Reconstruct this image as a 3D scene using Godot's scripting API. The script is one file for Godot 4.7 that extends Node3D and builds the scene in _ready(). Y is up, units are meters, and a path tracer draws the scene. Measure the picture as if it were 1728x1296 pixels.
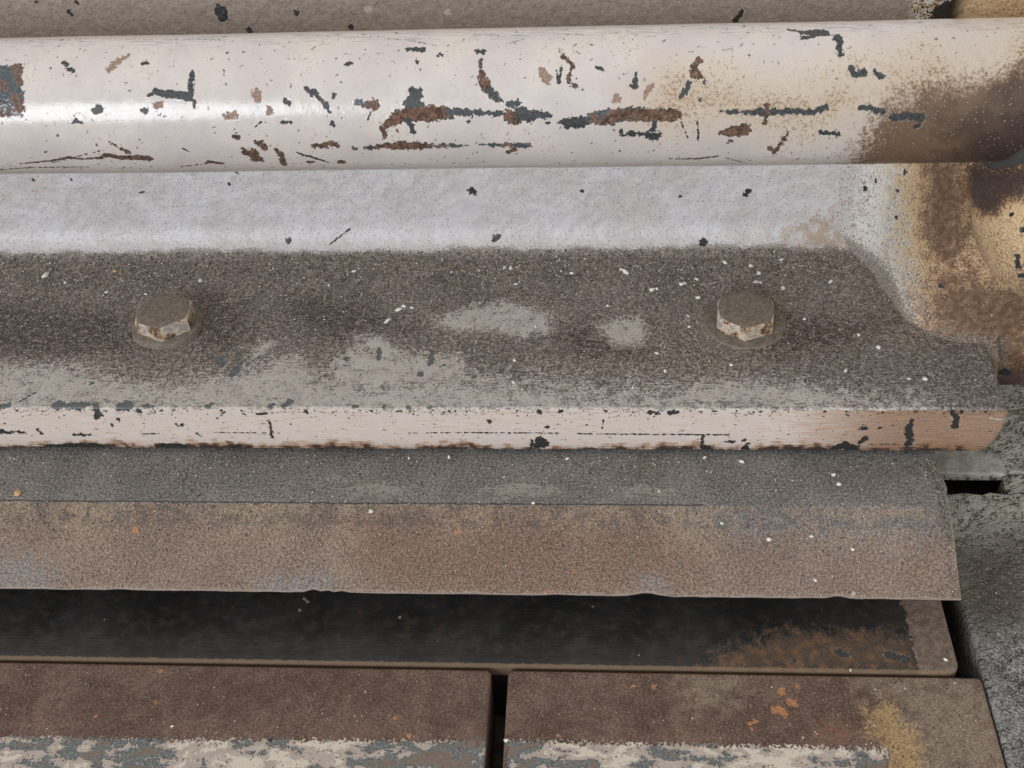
extends Node3D

# Close-up of a painted machine foot: pipe rail, cast wall with bolted flange,
# rusty strip, dark plate and rusty floor bars beside mossy concrete.
# Real sizes in metres; surface marks are listed in millimetres on each surface.

const TEXEL := 0.23            # millimetres per texel
const ORIGIN_X := -0.270       # where u = 0 lies on the long surfaces
const TUBE_Y := 0.1106
const TUBE_Z := -0.0282
const TUBE_R := 0.024
const WALL_Z := -0.094
const WALL_TOP := 0.150
const FILLET := 0.012
const FLANGE_FRONT := 0.0142
const LIP := 0.025
const STRIP_Y := -0.0265
const STRIP_START := 0.010
const STRIP_BEND := 0.0404
const STRIP_SLOPE := 25.0
const FLOOR_Y := -0.060
const LEFT_END := -0.52

const TUBE_MARKS = [
	[1,3,0,[80.6,102.6,102.1,102.1,107.7,103.5,108.0,95.8,108.8,87.8,107.1,84.7,80.6,84.2]],
	[0,1,0,[121.9,103.4,0.82,122.9,102.2,1.08]],
	[0,1,0,[124.0,100.5,1.08,125.3,100.0,0.81]],
	[0,5,0,[137.9,100.2,1.08,139.5,102.3,1.35,141.5,104.0,1.08,143.8,105.8,0.81]],
	[0,1,0,[149.4,102.3,0.4,151.0,102.3,0.4]],
	[0,1,0,[151.6,90.6,0.2,154.5,92.0,1.06,158.2,91.1,1.33,162.3,90.9,1.33,165.9,90.2,1.59]],
	[0,1,0,[166.7,89.8,1.06,166.8,94.8,0.8,166.8,98.1,1.06]],
	[0,1,0,[167.3,89.2,0.53,168.2,85.5,0.2]],
	[0,2,0,[100.1,64.7,0.15,112.0,66.2,0.41,118.6,67.8,0.69,123.7,67.0,0.41,129.6,67.6,0.55,132.8,68.8,1.1,138.3,67.4,1.1,143.0,67.6,1.37,147.4,66.9,1.37]],
	[0,2,0,[135.8,74.6,0.41,138.2,72.3,0.41,141.2,69.8,0.82]],
	[0,2,0,[112.2,65.2,0.21,124.5,69.2,0.19,132.2,71.3,0.15]],
	[0,2,0,[85.8,59.8,0.26,104.3,62.0,0.26,123.3,61.9,0.26]],
	[0,2,0,[156.8,61.4,0.17,165.9,63.0,0.21,167.9,64.6,0.82,172.3,63.3,0.82]],
	[0,2,0,[180.3,76.4,1.07,181.2,75.7,0.8]],
	[0,2,0,[188.1,73.2,1.6,189.5,71.4,1.07]],
	[0,2,0,[181.7,69.0,1.08,185.0,69.0,1.89,185.0,65.7,1.9,186.5,65.0,1.09]],
	[0,2,0,[193.6,70.2,0.81,194.5,67.9,1.08,194.1,61.8,1.09]],
	[0,5,0,[189.1,90.8,1.58,189.7,89.5,1.58]],
	[0,5,0,[178.1,83.2,1.06,181.3,83.9,1.06]],
	[0,5,0,[192.9,86.1,0.79,193.3,84.5,1.05]],
	[0,1,0,[133.3,85.8,1.34,134.8,86.2,1.34]],
	[0,1,0,[150.0,85.8,1.07]],
	[0,5,0,[154.3,87.7,1.07,155.9,87.7,1.06]],
	[0,1,0,[199.1,88.1,1.05,199.9,87.7,1.05]],
	[0,1,0,[206.5,91.9,1.05,208.9,90.5,1.31]],
	[0,1,0,[210.4,89.1,0.52,211.7,87.2,0.52,213.1,86.2,0.78,213.7,83.8,0.2]],
	[0,1,0,[215.5,89.6,0.78]],
	[0,2,0,[206.8,71.9,0.8,210.5,72.1,1.33]],
	[0,1,0,[200.0,69.0,0.21,204.1,66.7,0.54,206.5,65.6,0.54,210.1,62.8,0.21]],
	[0,2,0,[203.9,63.3,1.08]],
	[0,2,0,[214.4,63.1,1.35]],
	[0,1,0,[125.0,82.2,0.54,126.3,82.8,0.54]],
	[0,1,0,[127.5,82.1,0.54]],
	[0,1,0,[160.7,71.6,0.21,162.4,70.2,0.21]],
	[0,2,0,[180.4,79.0,0.53]],
	[0,1,0,[181.5,71.5,0.54]],
	[0,1,0,[187.6,79.6,0.2,189.9,81.2,0.2]],
	[0,1,0,[196.9,80.5,0.53,200.1,81.2,0.53]],
	[0,1,0,[214.1,80.2,0.79]],
	[0,1,0,[240.4,106.3,1.05,244.8,105.9,1.04]],
	[0,1,0,[243.1,101.0,0.78]],
	[0,1,0,[250.9,103.7,1.04]],
	[0,1,0,[219.8,100.1,0.78,221.1,100.6,0.52]],
	[0,1,0,[263.6,104.7,1.03,265.4,104.4,1.03]],
	[0,2,0,[264.7,101.5,0.64,265.0,97.5,0.64,265.5,94.7,1.54,266.2,92.1,1.79,267.2,91.1,1.03]],
	[0,1,0,[267.4,90.5,1.28,269.0,89.2,1.54,270.1,87.8,1.03]],
	[0,3,0,[223.4,87.8,1.04,225.8,86.6,1.04,229.2,86.5,1.82]],
	[0,1,0,[227.8,84.4,0.2,226.3,80.8,0.2]],
	[0,1,0,[241.7,90.9,1.29,243.8,89.9,1.81,242.8,88.0,2.07,240.7,86.1,1.81,244.7,85.7,1.29]],
	[0,2,0,[231.0,75.2,0.79,231.5,78.3,1.05,234.0,80.5,1.57,237.5,82.5,2.08,242.6,83.0,2.6,248.6,83.3,2.59,254.1,83.2,2.07]],
	[0,1,0,[253.6,83.6,1.29,260.5,83.5,1.03,266.5,83.2,0.77,272.4,82.9,0.9]],
	[0,2,0,[273.9,81.9,2.06,276.3,81.5,2.31]],
	[0,1,0,[277.9,83.2,2.05,280.3,82.0,2.05,284.6,82.4,1.28,288.1,81.5,0.77]],
	[0,1,0,[240.0,81.2,1.04,241.5,77.2,0.78]],
	[0,1,0,[260.4,80.3,0.52,261.8,81.9,0.39]],
	[0,1,0,[280.2,80.0,0.77,281.4,79.2,0.2]],
	[0,1,0,[291.1,80.0,0.77,293.6,79.0,1.8,299.0,79.7,2.05,301.9,80.9,1.53]],
	[0,3,0,[301.9,80.9,2.04,307.8,81.2,2.8,313.7,82.1,2.29,319.5,81.6,2.28]],
	[0,2,0,[305.8,80.0,1.53,313.6,82.3,1.78,321.5,81.6,2.28,327.3,81.5,2.02,330.2,81.3,1.52]],
	[0,1,0,[322.5,78.9,1.02,321.8,76.0,1.02]],
	[0,1,0,[313.4,75.2,0.77,318.7,74.9,0.77,322.3,73.9,1.8,324.0,74.8,1.02]],
	[0,1,0,[311.4,76.1,0.51,311.8,74.3,0.51]],
	[0,4,0,[330.9,79.4,0.16,333.5,73.2,0.16]],
	[0,4,0,[336.5,79.3,0.23,337.2,71.4,0.24]],
	[0,2,0,[213.1,72.8,1.33,215.0,72.0,1.06]],
	[0,2,0,[220.9,70.3,1.06]],
	[0,1,0,[224.0,70.5,0.53,227.1,70.7,0.8]],
	[0,2,0,[228.4,71.2,1.06,233.3,71.4,1.32,237.4,71.6,1.85,243.5,71.2,1.58,247.1,71.2,1.05]],
	[0,3,0,[247.1,71.2,0.79,254.7,71.3,0.79,259.7,71.2,0.2]],
	[0,3,0,[264.2,71.4,0.39,267.8,71.3,0.79,273.8,71.0,0.92,279.9,70.9,1.31]],
	[0,2,0,[273.2,67.5,0.79,275.3,69.0,0.79]],
	[0,1,0,[289.8,96.6,0.2,290.8,93.0,0.76,291.6,98.3,0.2]],
	[0,2,0,[292.1,102.0,0.77,295.1,98.2,0.56,294.1,94.5,0.56,294.5,92.6,0.63,298.4,90.0,0.38]],
	[0,1,0,[302.7,98.1,0.38,305.8,96.3,0.51]],
	[0,1,0,[316.1,94.6,0.76,315.5,91.3,1.01]],
	[0,5,0,[321.9,91.7,0.75,319.8,89.3,1.01,318.7,86.1,0.5]],
	[0,5,0,[309.7,87.2,1.52]],
	[0,1,0,[332.9,90.0,0.5,330.6,87.2,0.5]],
	[0,1,0,[274.4,85.6,1.03,276.8,86.2,1.28]],
	[0,1,0,[271.5,87.2,0.77]],
	[0,1,0,[287.1,79.5,0.51]],
	[0,5,0,[285.3,96.7,1.53,286.7,93.7,1.78]],
	[0,6,0,[213.8,115.7,0.21,226.4,113.6,0.31]],
	[0,6,0,[229.6,113.0,0.31,239.9,111.1,0.41,249.3,107.5,0.3]],
	[0,6,0,[272.3,107.2,0.2,279.1,110.4,0.3]],
	[0,6,0,[288.0,113.6,0.16,303.9,111.7,0.2,317.8,115.6,0.16]],
	[0,6,0,[261.9,113.4,0.4,270.0,113.1,0.4]],
	[0,6,0,[161.4,115.8,0.85,174.3,114.1,0.84]],
	[0,6,0,[111.8,117.5,0.22,126.5,117.9,0.33,141.9,116.3,0.22,159.0,115.4,0.32]],
	[0,6,0,[200.3,116.5,0.31,212.8,115.8,0.21]],
	[0,6,0,[224.5,104.3,0.2,230.5,104.7,0.2]],
	[0,6,0,[196.3,103.0,0.2,206.4,103.0,0.2]],
	[0,1,0,[366.7,113.2,0.5,369.5,112.2,0.75,372.3,111.0,1.5,378.0,110.8,2.0]],
	[0,1,0,[371.0,108.4,1.0,373.6,108.6,1.0]],
	[0,1,0,[381.9,108.1,1.74,382.4,104.8,0.99,382.4,100.7,0.99]],
	[0,1,0,[385.1,95.9,0.98,386.9,93.7,1.23,389.4,94.2,1.23]],
	[0,1,0,[393.2,94.5,0.74,395.2,93.2,1.23]],
	[0,2,0,[336.6,99.3,1.25,334.9,97.4,1.0,335.4,94.8,1.75,336.8,93.6,0.75]],
	[0,1,0,[333.5,91.9,0.75,332.5,89.7,1.0,330.5,87.0,0.5]],
	[0,1,0,[338.3,92.2,0.75]],
	[0,1,0,[337.0,86.6,0.5]],
	[0,1,0,[344.1,82.4,0.38,352.4,82.1,0.75,358.2,82.0,1.25,365.9,81.9,1.0,373.6,81.8,1.0,378.1,83.3,0.99]],
	[0,2,0,[358.9,83.9,1.0,358.5,78.6,0.75]],
	[0,2,0,[345.2,74.9,1.27,348.3,75.1,2.03,351.9,75.9,2.28]],
	[0,2,0,[348.2,71.7,0.77]],
	[0,2,0,[361.0,68.2,0.77,363.0,65.9,0.77,364.3,69.6,0.77,366.3,74.1,0.76]],
	[0,1,0,[377.5,74.6,0.76,379.8,74.3,0.5,382.6,73.6,1.01]],
	[0,1,0,[389.7,83.1,0.99,392.6,82.3,0.74,395.9,81.8,1.24]],
	[0,1,0,[400.2,79.4,1.49,404.3,80.1,1.24,408.6,79.2,1.73]],
	[0,1,0,[408.3,76.3,0.99]],
	[0,2,0,[328.2,62.6,0.24,332.3,62.1,0.39,338.3,62.3,0.52,344.2,63.9,0.39]],
	[0,2,0,[347.3,62.5,0.2,353.8,58.6,0.2]],
	[0,6,0,[345.0,103.0,0.39,348.5,103.6,0.39,350.9,105.3,0.39]],
	[1,20,9,[389.5,51.4,390.9,70.4,392.9,79.5,398.0,85.6,409.1,89.2,423.9,92.7,453.7,96.8,464.9,51.7,389.6,51.6]],
	[1,22,16,[432.9,51.5,428.0,74.7,435.9,82.7,454.1,86.2,465.0,51.9,433.1,51.9]],
	[1,21,14,[317.5,87.4,327.1,94.0,340.6,91.8,365.5,89.5,382.6,93.0,409.3,100.6,447.1,104.4,447.5,80.6,387.2,79.6,360.2,81.0,317.5,82.6]]]

const WALL_MARKS = [
	[1,20,4,[47.2,4.5,420.8,14.0,429.3,60.6,278.2,58.3,26.7,56.4]],
	[1,21,9,[393.6,138.7,410.7,132.7,424.4,138.5,427.5,157.9,379.9,157.5]],
	[1,22,3,[421.4,23.0,432.3,23.3,440.2,52.0,427.7,51.7]],
	[0,4,0,[248.6,121.3,1.7,249.9,122.2,1.36]],
	[0,4,0,[369.3,122.9,1.33,368.5,124.7,1.0]],
	[0,4,0,[297.4,121.9,0.84]],
	[0,4,0,[340.0,125.0,0.67]],
	[0,1,0,[257.8,145.7,1.4,259.7,145.0,1.05]],
	[0,1,0,[162.9,146.0,1.44]],
	[0,4,0,[191.8,140.7,0.27,182.5,147.6,0.28]],
	[0,4,0,[52.4,112.8,0.71]],
	[0,1,0,[99.2,120.3,0.53,101.5,120.0,0.53]],
	[0,7,0,[51.3,118.7,0.82]],
	[0,4,0,[351.3,148.3,1.72]],
	[0,1,0,[154.8,35.3,2.48,155.2,37.8,2.18]],
	[0,4,0,[93.2,34.0,0.94,93.9,35.5,0.63]],
	[0,4,0,[81.1,30.0,0.63]],
	[0,4,0,[97.4,30.6,0.94]],
	[0,1,0,[164.5,44.1,1.25]],
	[0,1,0,[185.0,37.0,1.23]],
	[0,4,0,[206.0,43.2,0.93]],
	[0,4,0,[357.3,44.3,1.19,359.7,39.9,0.59]],
	[0,9,0,[184.1,111.2,1.84]],
	[0,4,0,[144.8,109.4,0.69,145.9,110.7,0.26]],
	[0,4,0,[141.0,116.2,0.69]],
	[0,1,0,[70.1,112.7,0.53]],
	[0,9,0,[213.6,35.9,1.41]],
	[0,9,0,[245.1,37.9,1.4]],
	[0,4,0,[434.9,42.1,2.91,437.3,39.8,2.32,437.7,48.2,2.64]],
	[0,4,0,[433.2,45.0,1.17]]]

const FLANGE_MARKS = [
	[1,21,14,[29.1,80.9,134.8,84.5,170.2,79.2,196.4,75.7,254.5,77.5,302.0,84.4,370.8,88.7,428.5,92.6,429.5,105.4,31.4,106.8]],
	[1,21,7,[24.9,71.1,88.7,71.2,106.2,79.2,134.4,82.7,161.8,73.8,179.7,64.8,192.1,79.2,190.2,97.0,35.1,97.3]],
	[1,21,5,[195.4,69.2,204.0,61.1,229.1,64.1,248.7,64.9,254.6,79.2,245.4,82.7,231.3,84.4,217.2,86.2,200.0,82.7]],
	[1,21,4,[235.7,44.1,248.8,34.4,266.4,30.5,284.5,38.6,286.0,50.2,272.6,54.6,260.0,50.0,242.5,50.0]],
	[1,21,3,[304.5,46.4,314.4,42.6,323.1,40.7,324.5,52.2,321.3,60.7,311.7,60.7]],
	[1,21,6,[329.8,86.1,355.6,79.3,389.5,84.4,411.3,89.4,410.2,95.9,329.3,96.1]],
	[1,21,3,[163.2,57.2,170.4,55.4,167.3,64.7,160.6,68.4]],
	[1,21,3,[202.9,53.6,212.8,52.9,226.7,64.9,214.9,68.5]],
	[1,22,8,[198.7,89.6,217.5,87.9,255.0,84.4,278.4,79.2,348.2,86.1,415.4,65.3,466.2,65.4,462.9,96.4,199.6,97.0]],
	[1,20,9,[130.1,25.3,150.5,33.7,156.5,49.6,146.4,60.9,131.8,53.3,130.4,37.6]],  # dirt and painted contact shadow right of the left bolt
	[1,20,8,[378.6,39.1,400.0,43.1,423.7,45.1,407.3,58.1,380.4,65.2,366.6,61.6]],  # dirt and painted contact shadow right of the right bolt
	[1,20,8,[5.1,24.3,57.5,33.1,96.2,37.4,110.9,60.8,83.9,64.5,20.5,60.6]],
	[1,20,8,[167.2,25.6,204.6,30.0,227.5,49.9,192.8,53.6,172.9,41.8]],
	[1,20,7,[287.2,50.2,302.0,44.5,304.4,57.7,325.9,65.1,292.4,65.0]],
	[0,1,0,[62.3,95.3,1.6,67.3,94.2,1.6]],
	[0,1,0,[88.1,94.2,2.54,92.6,94.5,1.27,97.5,94.5,2.21,100.0,93.8,1.58]],
	[0,1,0,[103.4,93.8,1.26,105.2,96.5,0.95]],
	[0,1,0,[114.5,94.5,2.52,116.9,94.5,2.52]],
	[0,1,0,[124.2,94.5,1.26,126.8,95.1,0.94]],
	[0,1,0,[149.5,94.8,1.25,150.9,93.4,0.94]],
	[0,1,0,[174.7,95.0,1.24,175.6,93.7,0.93]],
	[0,1,0,[180.1,94.7,1.24,182.0,92.3,1.55]],
	[0,1,0,[147.1,66.2,1.95,150.0,69.8,1.62]],
	[0,1,0,[156.1,72.7,1.93,155.4,76.3,1.28]],
	[0,1,0,[155.5,63.2,1.63]],
	[0,1,0,[213.8,60.4,0.97,214.2,67.0,0.96]],
	[0,1,0,[236.2,61.9,0.96,236.0,69.3,1.26]],
	[0,1,0,[232.6,76.0,1.57]],
	[0,1,0,[240.8,71.4,0.63,241.9,70.3,0.63]],
	[0,1,0,[201.1,66.6,1.28]],
	[0,1,0,[261.1,67.5,0.47,260.8,71.4,0.24]],
	[0,1,0,[98.3,81.6,0.97]],
	[0,4,0,[76.5,86.9,0.25,71.1,92.5,0.25]],
	[0,1,0,[238.3,94.9,1.21]],
	[0,1,0,[230.1,94.9,0.91]],
	[0,1,0,[220.2,94.3,0.92]],
	[0,1,0,[208.9,94.6,1.23]],
	[0,4,0,[262.6,72.9,0.19,271.1,74.3,0.19,278.2,75.0,0.19]],
	[0,9,0,[289.7,50.2,0.2,302.0,44.5,0.2]],
	[0,9,0,[172.0,0.8,0.27,180.1,0.5,0.33,187.3,2.8,0.22]],
	[0,1,0,[104.3,97.2,1.58,104.7,99.2,1.58,102.7,100.8,0.95]],
	[0,1,0,[121.3,97.1,1.26]],
	[0,4,0,[61.4,108.7,1.3,64.3,109.1,0.65]],
	[0,4,0,[66.2,108.7,0.65,70.6,109.1,0.65]],
	[0,4,0,[76.6,107.3,0.65,77.8,109.7,0.65]],
	[0,4,0,[112.0,101.8,0.79]],
	[0,4,0,[108.5,104.5,0.64,108.5,106.2,0.25]],
	[0,4,0,[91.5,110.3,0.65,98.0,110.3,0.64]],
	[0,4,0,[119.9,109.6,0.25,126.8,109.5,0.25]],
	[0,4,0,[135.3,104.8,0.79]],
	[0,4,0,[137.5,104.8,0.79]],
	[0,4,0,[142.1,109.1,0.24,144.0,111.2,0.24]],
	[0,4,0,[149.5,108.8,0.15,176.1,109.0,0.15]],
	[0,4,0,[173.0,102.3,0.47,173.3,107.0,0.47,172.8,111.4,0.47]],
	[0,4,0,[188.9,97.7,0.92]],
	[0,4,0,[168.5,98.4,0.47,173.4,98.0,0.46]],
	[0,4,0,[152.4,101.0,0.19,156.3,97.4,0.19]],
	[0,4,0,[77.7,117.7,0.98,87.9,117.3,1.63,98.0,116.9,1.3,103.7,119.0,0.98]],
	[0,4,0,[124.8,117.5,1.94,132.7,117.4,1.93,136.7,119.5,1.29]],
	[0,4,0,[155.5,118.4,1.28,157.9,117.3,1.28]],
	[0,4,0,[46.1,121.4,1.0,106.9,120.7,0.82,161.5,121.5,0.8,217.9,121.5,0.79,278.2,121.5,0.78,337.5,121.8,0.76,372.5,121.6,1.21,411.9,121.4,1.2]],
	[0,4,0,[280.8,112.6,2.15,282.2,115.3,2.46,279.5,116.7,1.54]],
	[0,4,0,[277.7,112.6,0.61,277.2,121.2,0.62]],
	[0,4,0,[228.9,108.8,0.12,255.1,108.4,0.21,290.3,108.6,0.21]],
	[0,4,0,[296.1,108.9,0.19,325.2,109.1,0.28,355.2,109.3,0.23]],
	[0,4,0,[261.5,102.4,0.91]],
	[0,4,0,[283.8,105.3,0.76]],
	[0,4,0,[323.9,97.4,0.89,327.1,97.4,0.89]],
	[0,4,0,[331.7,97.7,1.18,333.9,97.3,1.18]],
	[0,4,0,[306.1,101.3,0.23,305.7,105.9,0.23]],
	[0,4,0,[344.9,109.7,0.6,345.2,121.8,0.46]],
	[0,4,0,[355.1,113.3,0.9,357.4,113.3,0.9]],
	[0,4,0,[361.2,112.3,0.6]],
	[0,4,0,[347.0,117.7,2.12,348.5,119.0,1.52]],
	[0,4,0,[362.4,117.3,1.51]],
	[0,4,0,[363.1,114.9,0.9]],
	[0,4,0,[289.3,96.8,0.9]],
	[0,4,0,[281.3,97.1,0.9]],
	[0,4,0,[406.0,105.8,1.17,407.5,105.2,0.88]],
	[0,4,0,[412.3,105.5,0.88]],
	[0,4,0,[406.6,113.7,1.18,407.6,111.4,1.47]],
	[0,4,0,[423.9,101.3,0.58,423.5,106.7,1.75,425.3,112.0,1.17,425.1,114.6,1.47]],
	[0,4,0,[409.7,114.7,0.18,431.2,114.6,0.18]],
	[0,4,0,[438.5,97.1,1.14,440.6,99.6,1.15,440.6,104.1,1.44]],
	[0,4,0,[441.6,97.1,0.86]],
	[0,4,0,[397.0,117.1,1.49,400.6,115.4,2.38,404.4,117.7,2.38]],
	[0,4,0,[412.5,97.2,0.58]],
	[0,9,0,[452.8,99.9,0.33,459.8,101.5,0.22]],
	[0,9,0,[458.3,102.8,0.22,461.0,104.0,0.22]],
	[0,9,0,[263.0,114.0,0.71]],
	[1,23,32,[389.8,65.3,532.0,65.6,544.6,167.6,394.8,169.6]]]

const STRIP_MARKS = [
	[1,21,3,[205.1,25.7,208.0,21.0,219.7,19.3,229.5,22.4,222.9,26.5]],
	[1,21,3,[257.8,23.1,266.9,18.9,292.7,20.9,290.5,25.9,267.3,26.1]],
	[1,21,3,[312.4,23.3,320.5,19.5,334.2,22.5,329.5,25.6,315.8,25.7]],
	[1,21,3,[197.4,14.7,207.6,18.4,200.8,20.4]],
	[1,22,8,[41.2,53.3,82.2,54.0,93.0,61.0,91.6,66.8,44.2,67.3]],
	[1,22,5,[175.0,62.4,195.4,58.7,204.9,62.0,203.0,66.6,175.4,65.8]],
	[1,22,9,[336.0,33.0,369.7,31.5,440.6,31.0,440.6,40.2,413.1,42.7,358.1,40.9]],
	[1,22,4,[319.7,60.7,326.4,57.2,330.7,64.4,319.7,64.5]],
	[0,7,0,[122.0,40.6,0.95,123.0,42.3,0.95]],
	[0,7,0,[248.3,40.3,0.46,250.6,40.9,0.46]],
	[0,7,0,[295.0,56.2,0.45]],
	[0,7,0,[88.9,52.8,0.36]],
	[0,7,0,[154.6,47.0,0.23]],
	[0,7,0,[281.4,32.4,0.46]],
	[0,9,0,[398.3,63.6,0.65]],
	[0,7,0,[284.1,64.0,0.45]],
	[1,20,9,[209.9,37.5,256.2,37.1,324.5,41.2,342.0,54.8,324.1,64.0,234.7,65.1,211.0,51.6]]]

const PLATE_MARKS = [
	[1,20,5,[342.7,55.8,349.8,48.4,363.4,44.2,369.4,40.1,380.9,37.2,391.8,38.6,405.0,39.0,423.4,40.5,422.5,56.1,342.5,57.6]],
	[1,21,1.2,[421.9,17.0,445.1,16.7,440.4,57.0,422.5,57.4]],
	[0,1,0,[393.8,47.6,1.53,396.4,48.9,1.31]],
	[0,1,0,[376.9,51.3,1.09]],
	[0,1,0,[412.1,48.6,1.74,418.3,50.3,1.3]],
	[0,9,0,[186.6,26.2,0.48,189.0,27.9,0.48]],
	[0,9,0,[186.2,32.0,0.36]],
	[0,9,0,[302.0,27.9,0.46]],
	[0,9,0,[226.1,35.6,0.35,226.6,34.2,0.23]],
	[0,9,0,[108.7,37.5,0.24]],
	[0,9,0,[319.3,50.3,0.22]]]

const BLOCK_MARKS = [
	[1,21,0.8,[59.1,33.1,112.5,32.4,152.2,32.4,195.5,31.5,238.5,31.0,264.8,30.4,267.2,67.1,75.7,72.3]],
	[1,21,0.8,[271.8,30.2,301.9,30.2,343.6,30.0,384.7,30.0,401.0,30.1,404.2,34.7,401.0,63.5,273.7,67.0]],
	[1,21,0.4,[403.2,29.6,404.6,29.5,405.5,33.6,403.8,34.7]],
	[0,7,0,[369.4,5.9,0.64,371.0,7.1,1.5]],
	[0,7,0,[376.6,4.8,0.86]],
	[0,7,0,[373.7,11.3,1.49,375.1,12.2,1.06]],
	[0,7,0,[367.0,14.8,1.27,369.3,14.5,1.69,370.7,16.7,1.05]],
	[0,7,0,[358.4,22.7,0.84]],
	[0,7,0,[357.9,20.8,0.63,360.2,19.5,0.63]],
	[0,7,0,[289.7,27.0,0.63]],
	[0,7,0,[138.9,17.1,0.67,139.7,16.6,0.67]],
	[0,7,0,[137.3,2.7,0.69]],
	[0,7,0,[118.2,22.5,0.45]],
	[0,7,0,[155.1,13.5,0.45]],
	[0,7,0,[212.0,12.1,0.44]],
	[0,7,0,[212.0,12.1,0.44]],
	[0,7,0,[230.0,21.1,0.87]],
	[0,7,0,[236.0,28.4,0.86]],
	[0,7,0,[324.8,6.1,1.09]],
	[0,7,0,[316.8,6.0,0.65]],
	[1,22,5,[399.4,15.1,406.6,10.1,411.6,11.2,412.1,19.6,418.4,24.1,415.9,36.9,411.8,42.3,402.8,42.5,404.5,31.3,399.9,24.6]],
	[1,20,5,[381.0,20.3,390.6,18.2,396.0,23.5,393.2,28.2,380.9,28.5]],
	[1,23,12,[401.9,0.3,444.6,-0.5,454.4,41.2,414.8,42.2,414.3,24.2]],
	[1,23,8,[336.9,2.8,356.5,2.4,351.2,13.7,340.6,12.7]],
	[0,9,0,[148.4,26.3,0.44]],
	[0,4,0,[112.2,8.4,0.23,112.1,10.3,0.23]],
	[0,4,0,[98.3,15.1,0.27]],
	[0,4,0,[199.0,14.4,0.16,198.8,19.3,0.15]],
	[0,4,0,[185.7,31.0,0.43,187.4,28.8,0.33]]]

const CONC_MARKS = [
	[1,20,14,[9.4,134.0,49.0,124.4,34.3,178.7,8.3,179.1,3.1,163.1]],
	[1,21,12,[8.0,171.2,35.0,176.0,18.8,235.9,7.0,236.2]],
	[1,22,2,[11.3,78.1,43.6,80.0,43.1,93.9,10.8,93.1]]]

const BRACKET_MARKS = [
	[1,24,2.5,[9.8,195.8,26.6,200.7,42.8,205.1,60.3,218.0,69.5,221.6,89.2,221.3,104.0,224.3,107.6,239.8,71.3,236.7,38.0,226.4,9.6,203.6]],
	[1,20,16,[63.3,229.7,63.5,192.3,81.0,185.5,95.2,196.3,116.6,176.8,123.4,309.7,55.9,309.8]],
	[1,20,11,[46.4,142.7,64.3,138.6,76.2,153.3,77.2,174.8,75.6,195.0,61.3,190.1]],
	[1,22,5,[68.6,144.7,101.1,132.5,106.1,143.5,93.8,148.1,91.0,154.6,84.2,156.5,74.6,155.0]],
	[1,21,15,[-8.9,152.3,25.0,149.0,40.4,187.0,61.1,214.5,59.4,228.1,37.8,210.1,-2.0,204.8]],
	[1,23,8,[94.7,246.5,120.2,233.3,123.4,309.7,88.3,309.8]],
	[0,1,0,[104.0,167.1,0.97,105.8,171.4,1.19]],
	[0,1,0,[103.2,156.6,1.34]],
	[0,4,0,[96.9,152.2,0.7]],
	[0,1,0,[70.2,199.8,1.11,71.4,200.1,0.82]],
	[0,4,0,[16.5,170.4,1.29]],
	[0,4,0,[21.2,165.6,0.85]],
	[0,1,0,[37.0,156.4,1.11]],
	[0,4,0,[106.3,242.5,1.92,108.4,243.1,1.44]],
	[0,1,0,[106.9,175.4,0.97,108.7,174.8,0.71]],
	[0,9,0,[94.6,211.8,0.69]],
	[0,1,0,[35.5,166.0,0.77]],
	[0,1,0,[37.9,178.5,0.78]]]

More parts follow.
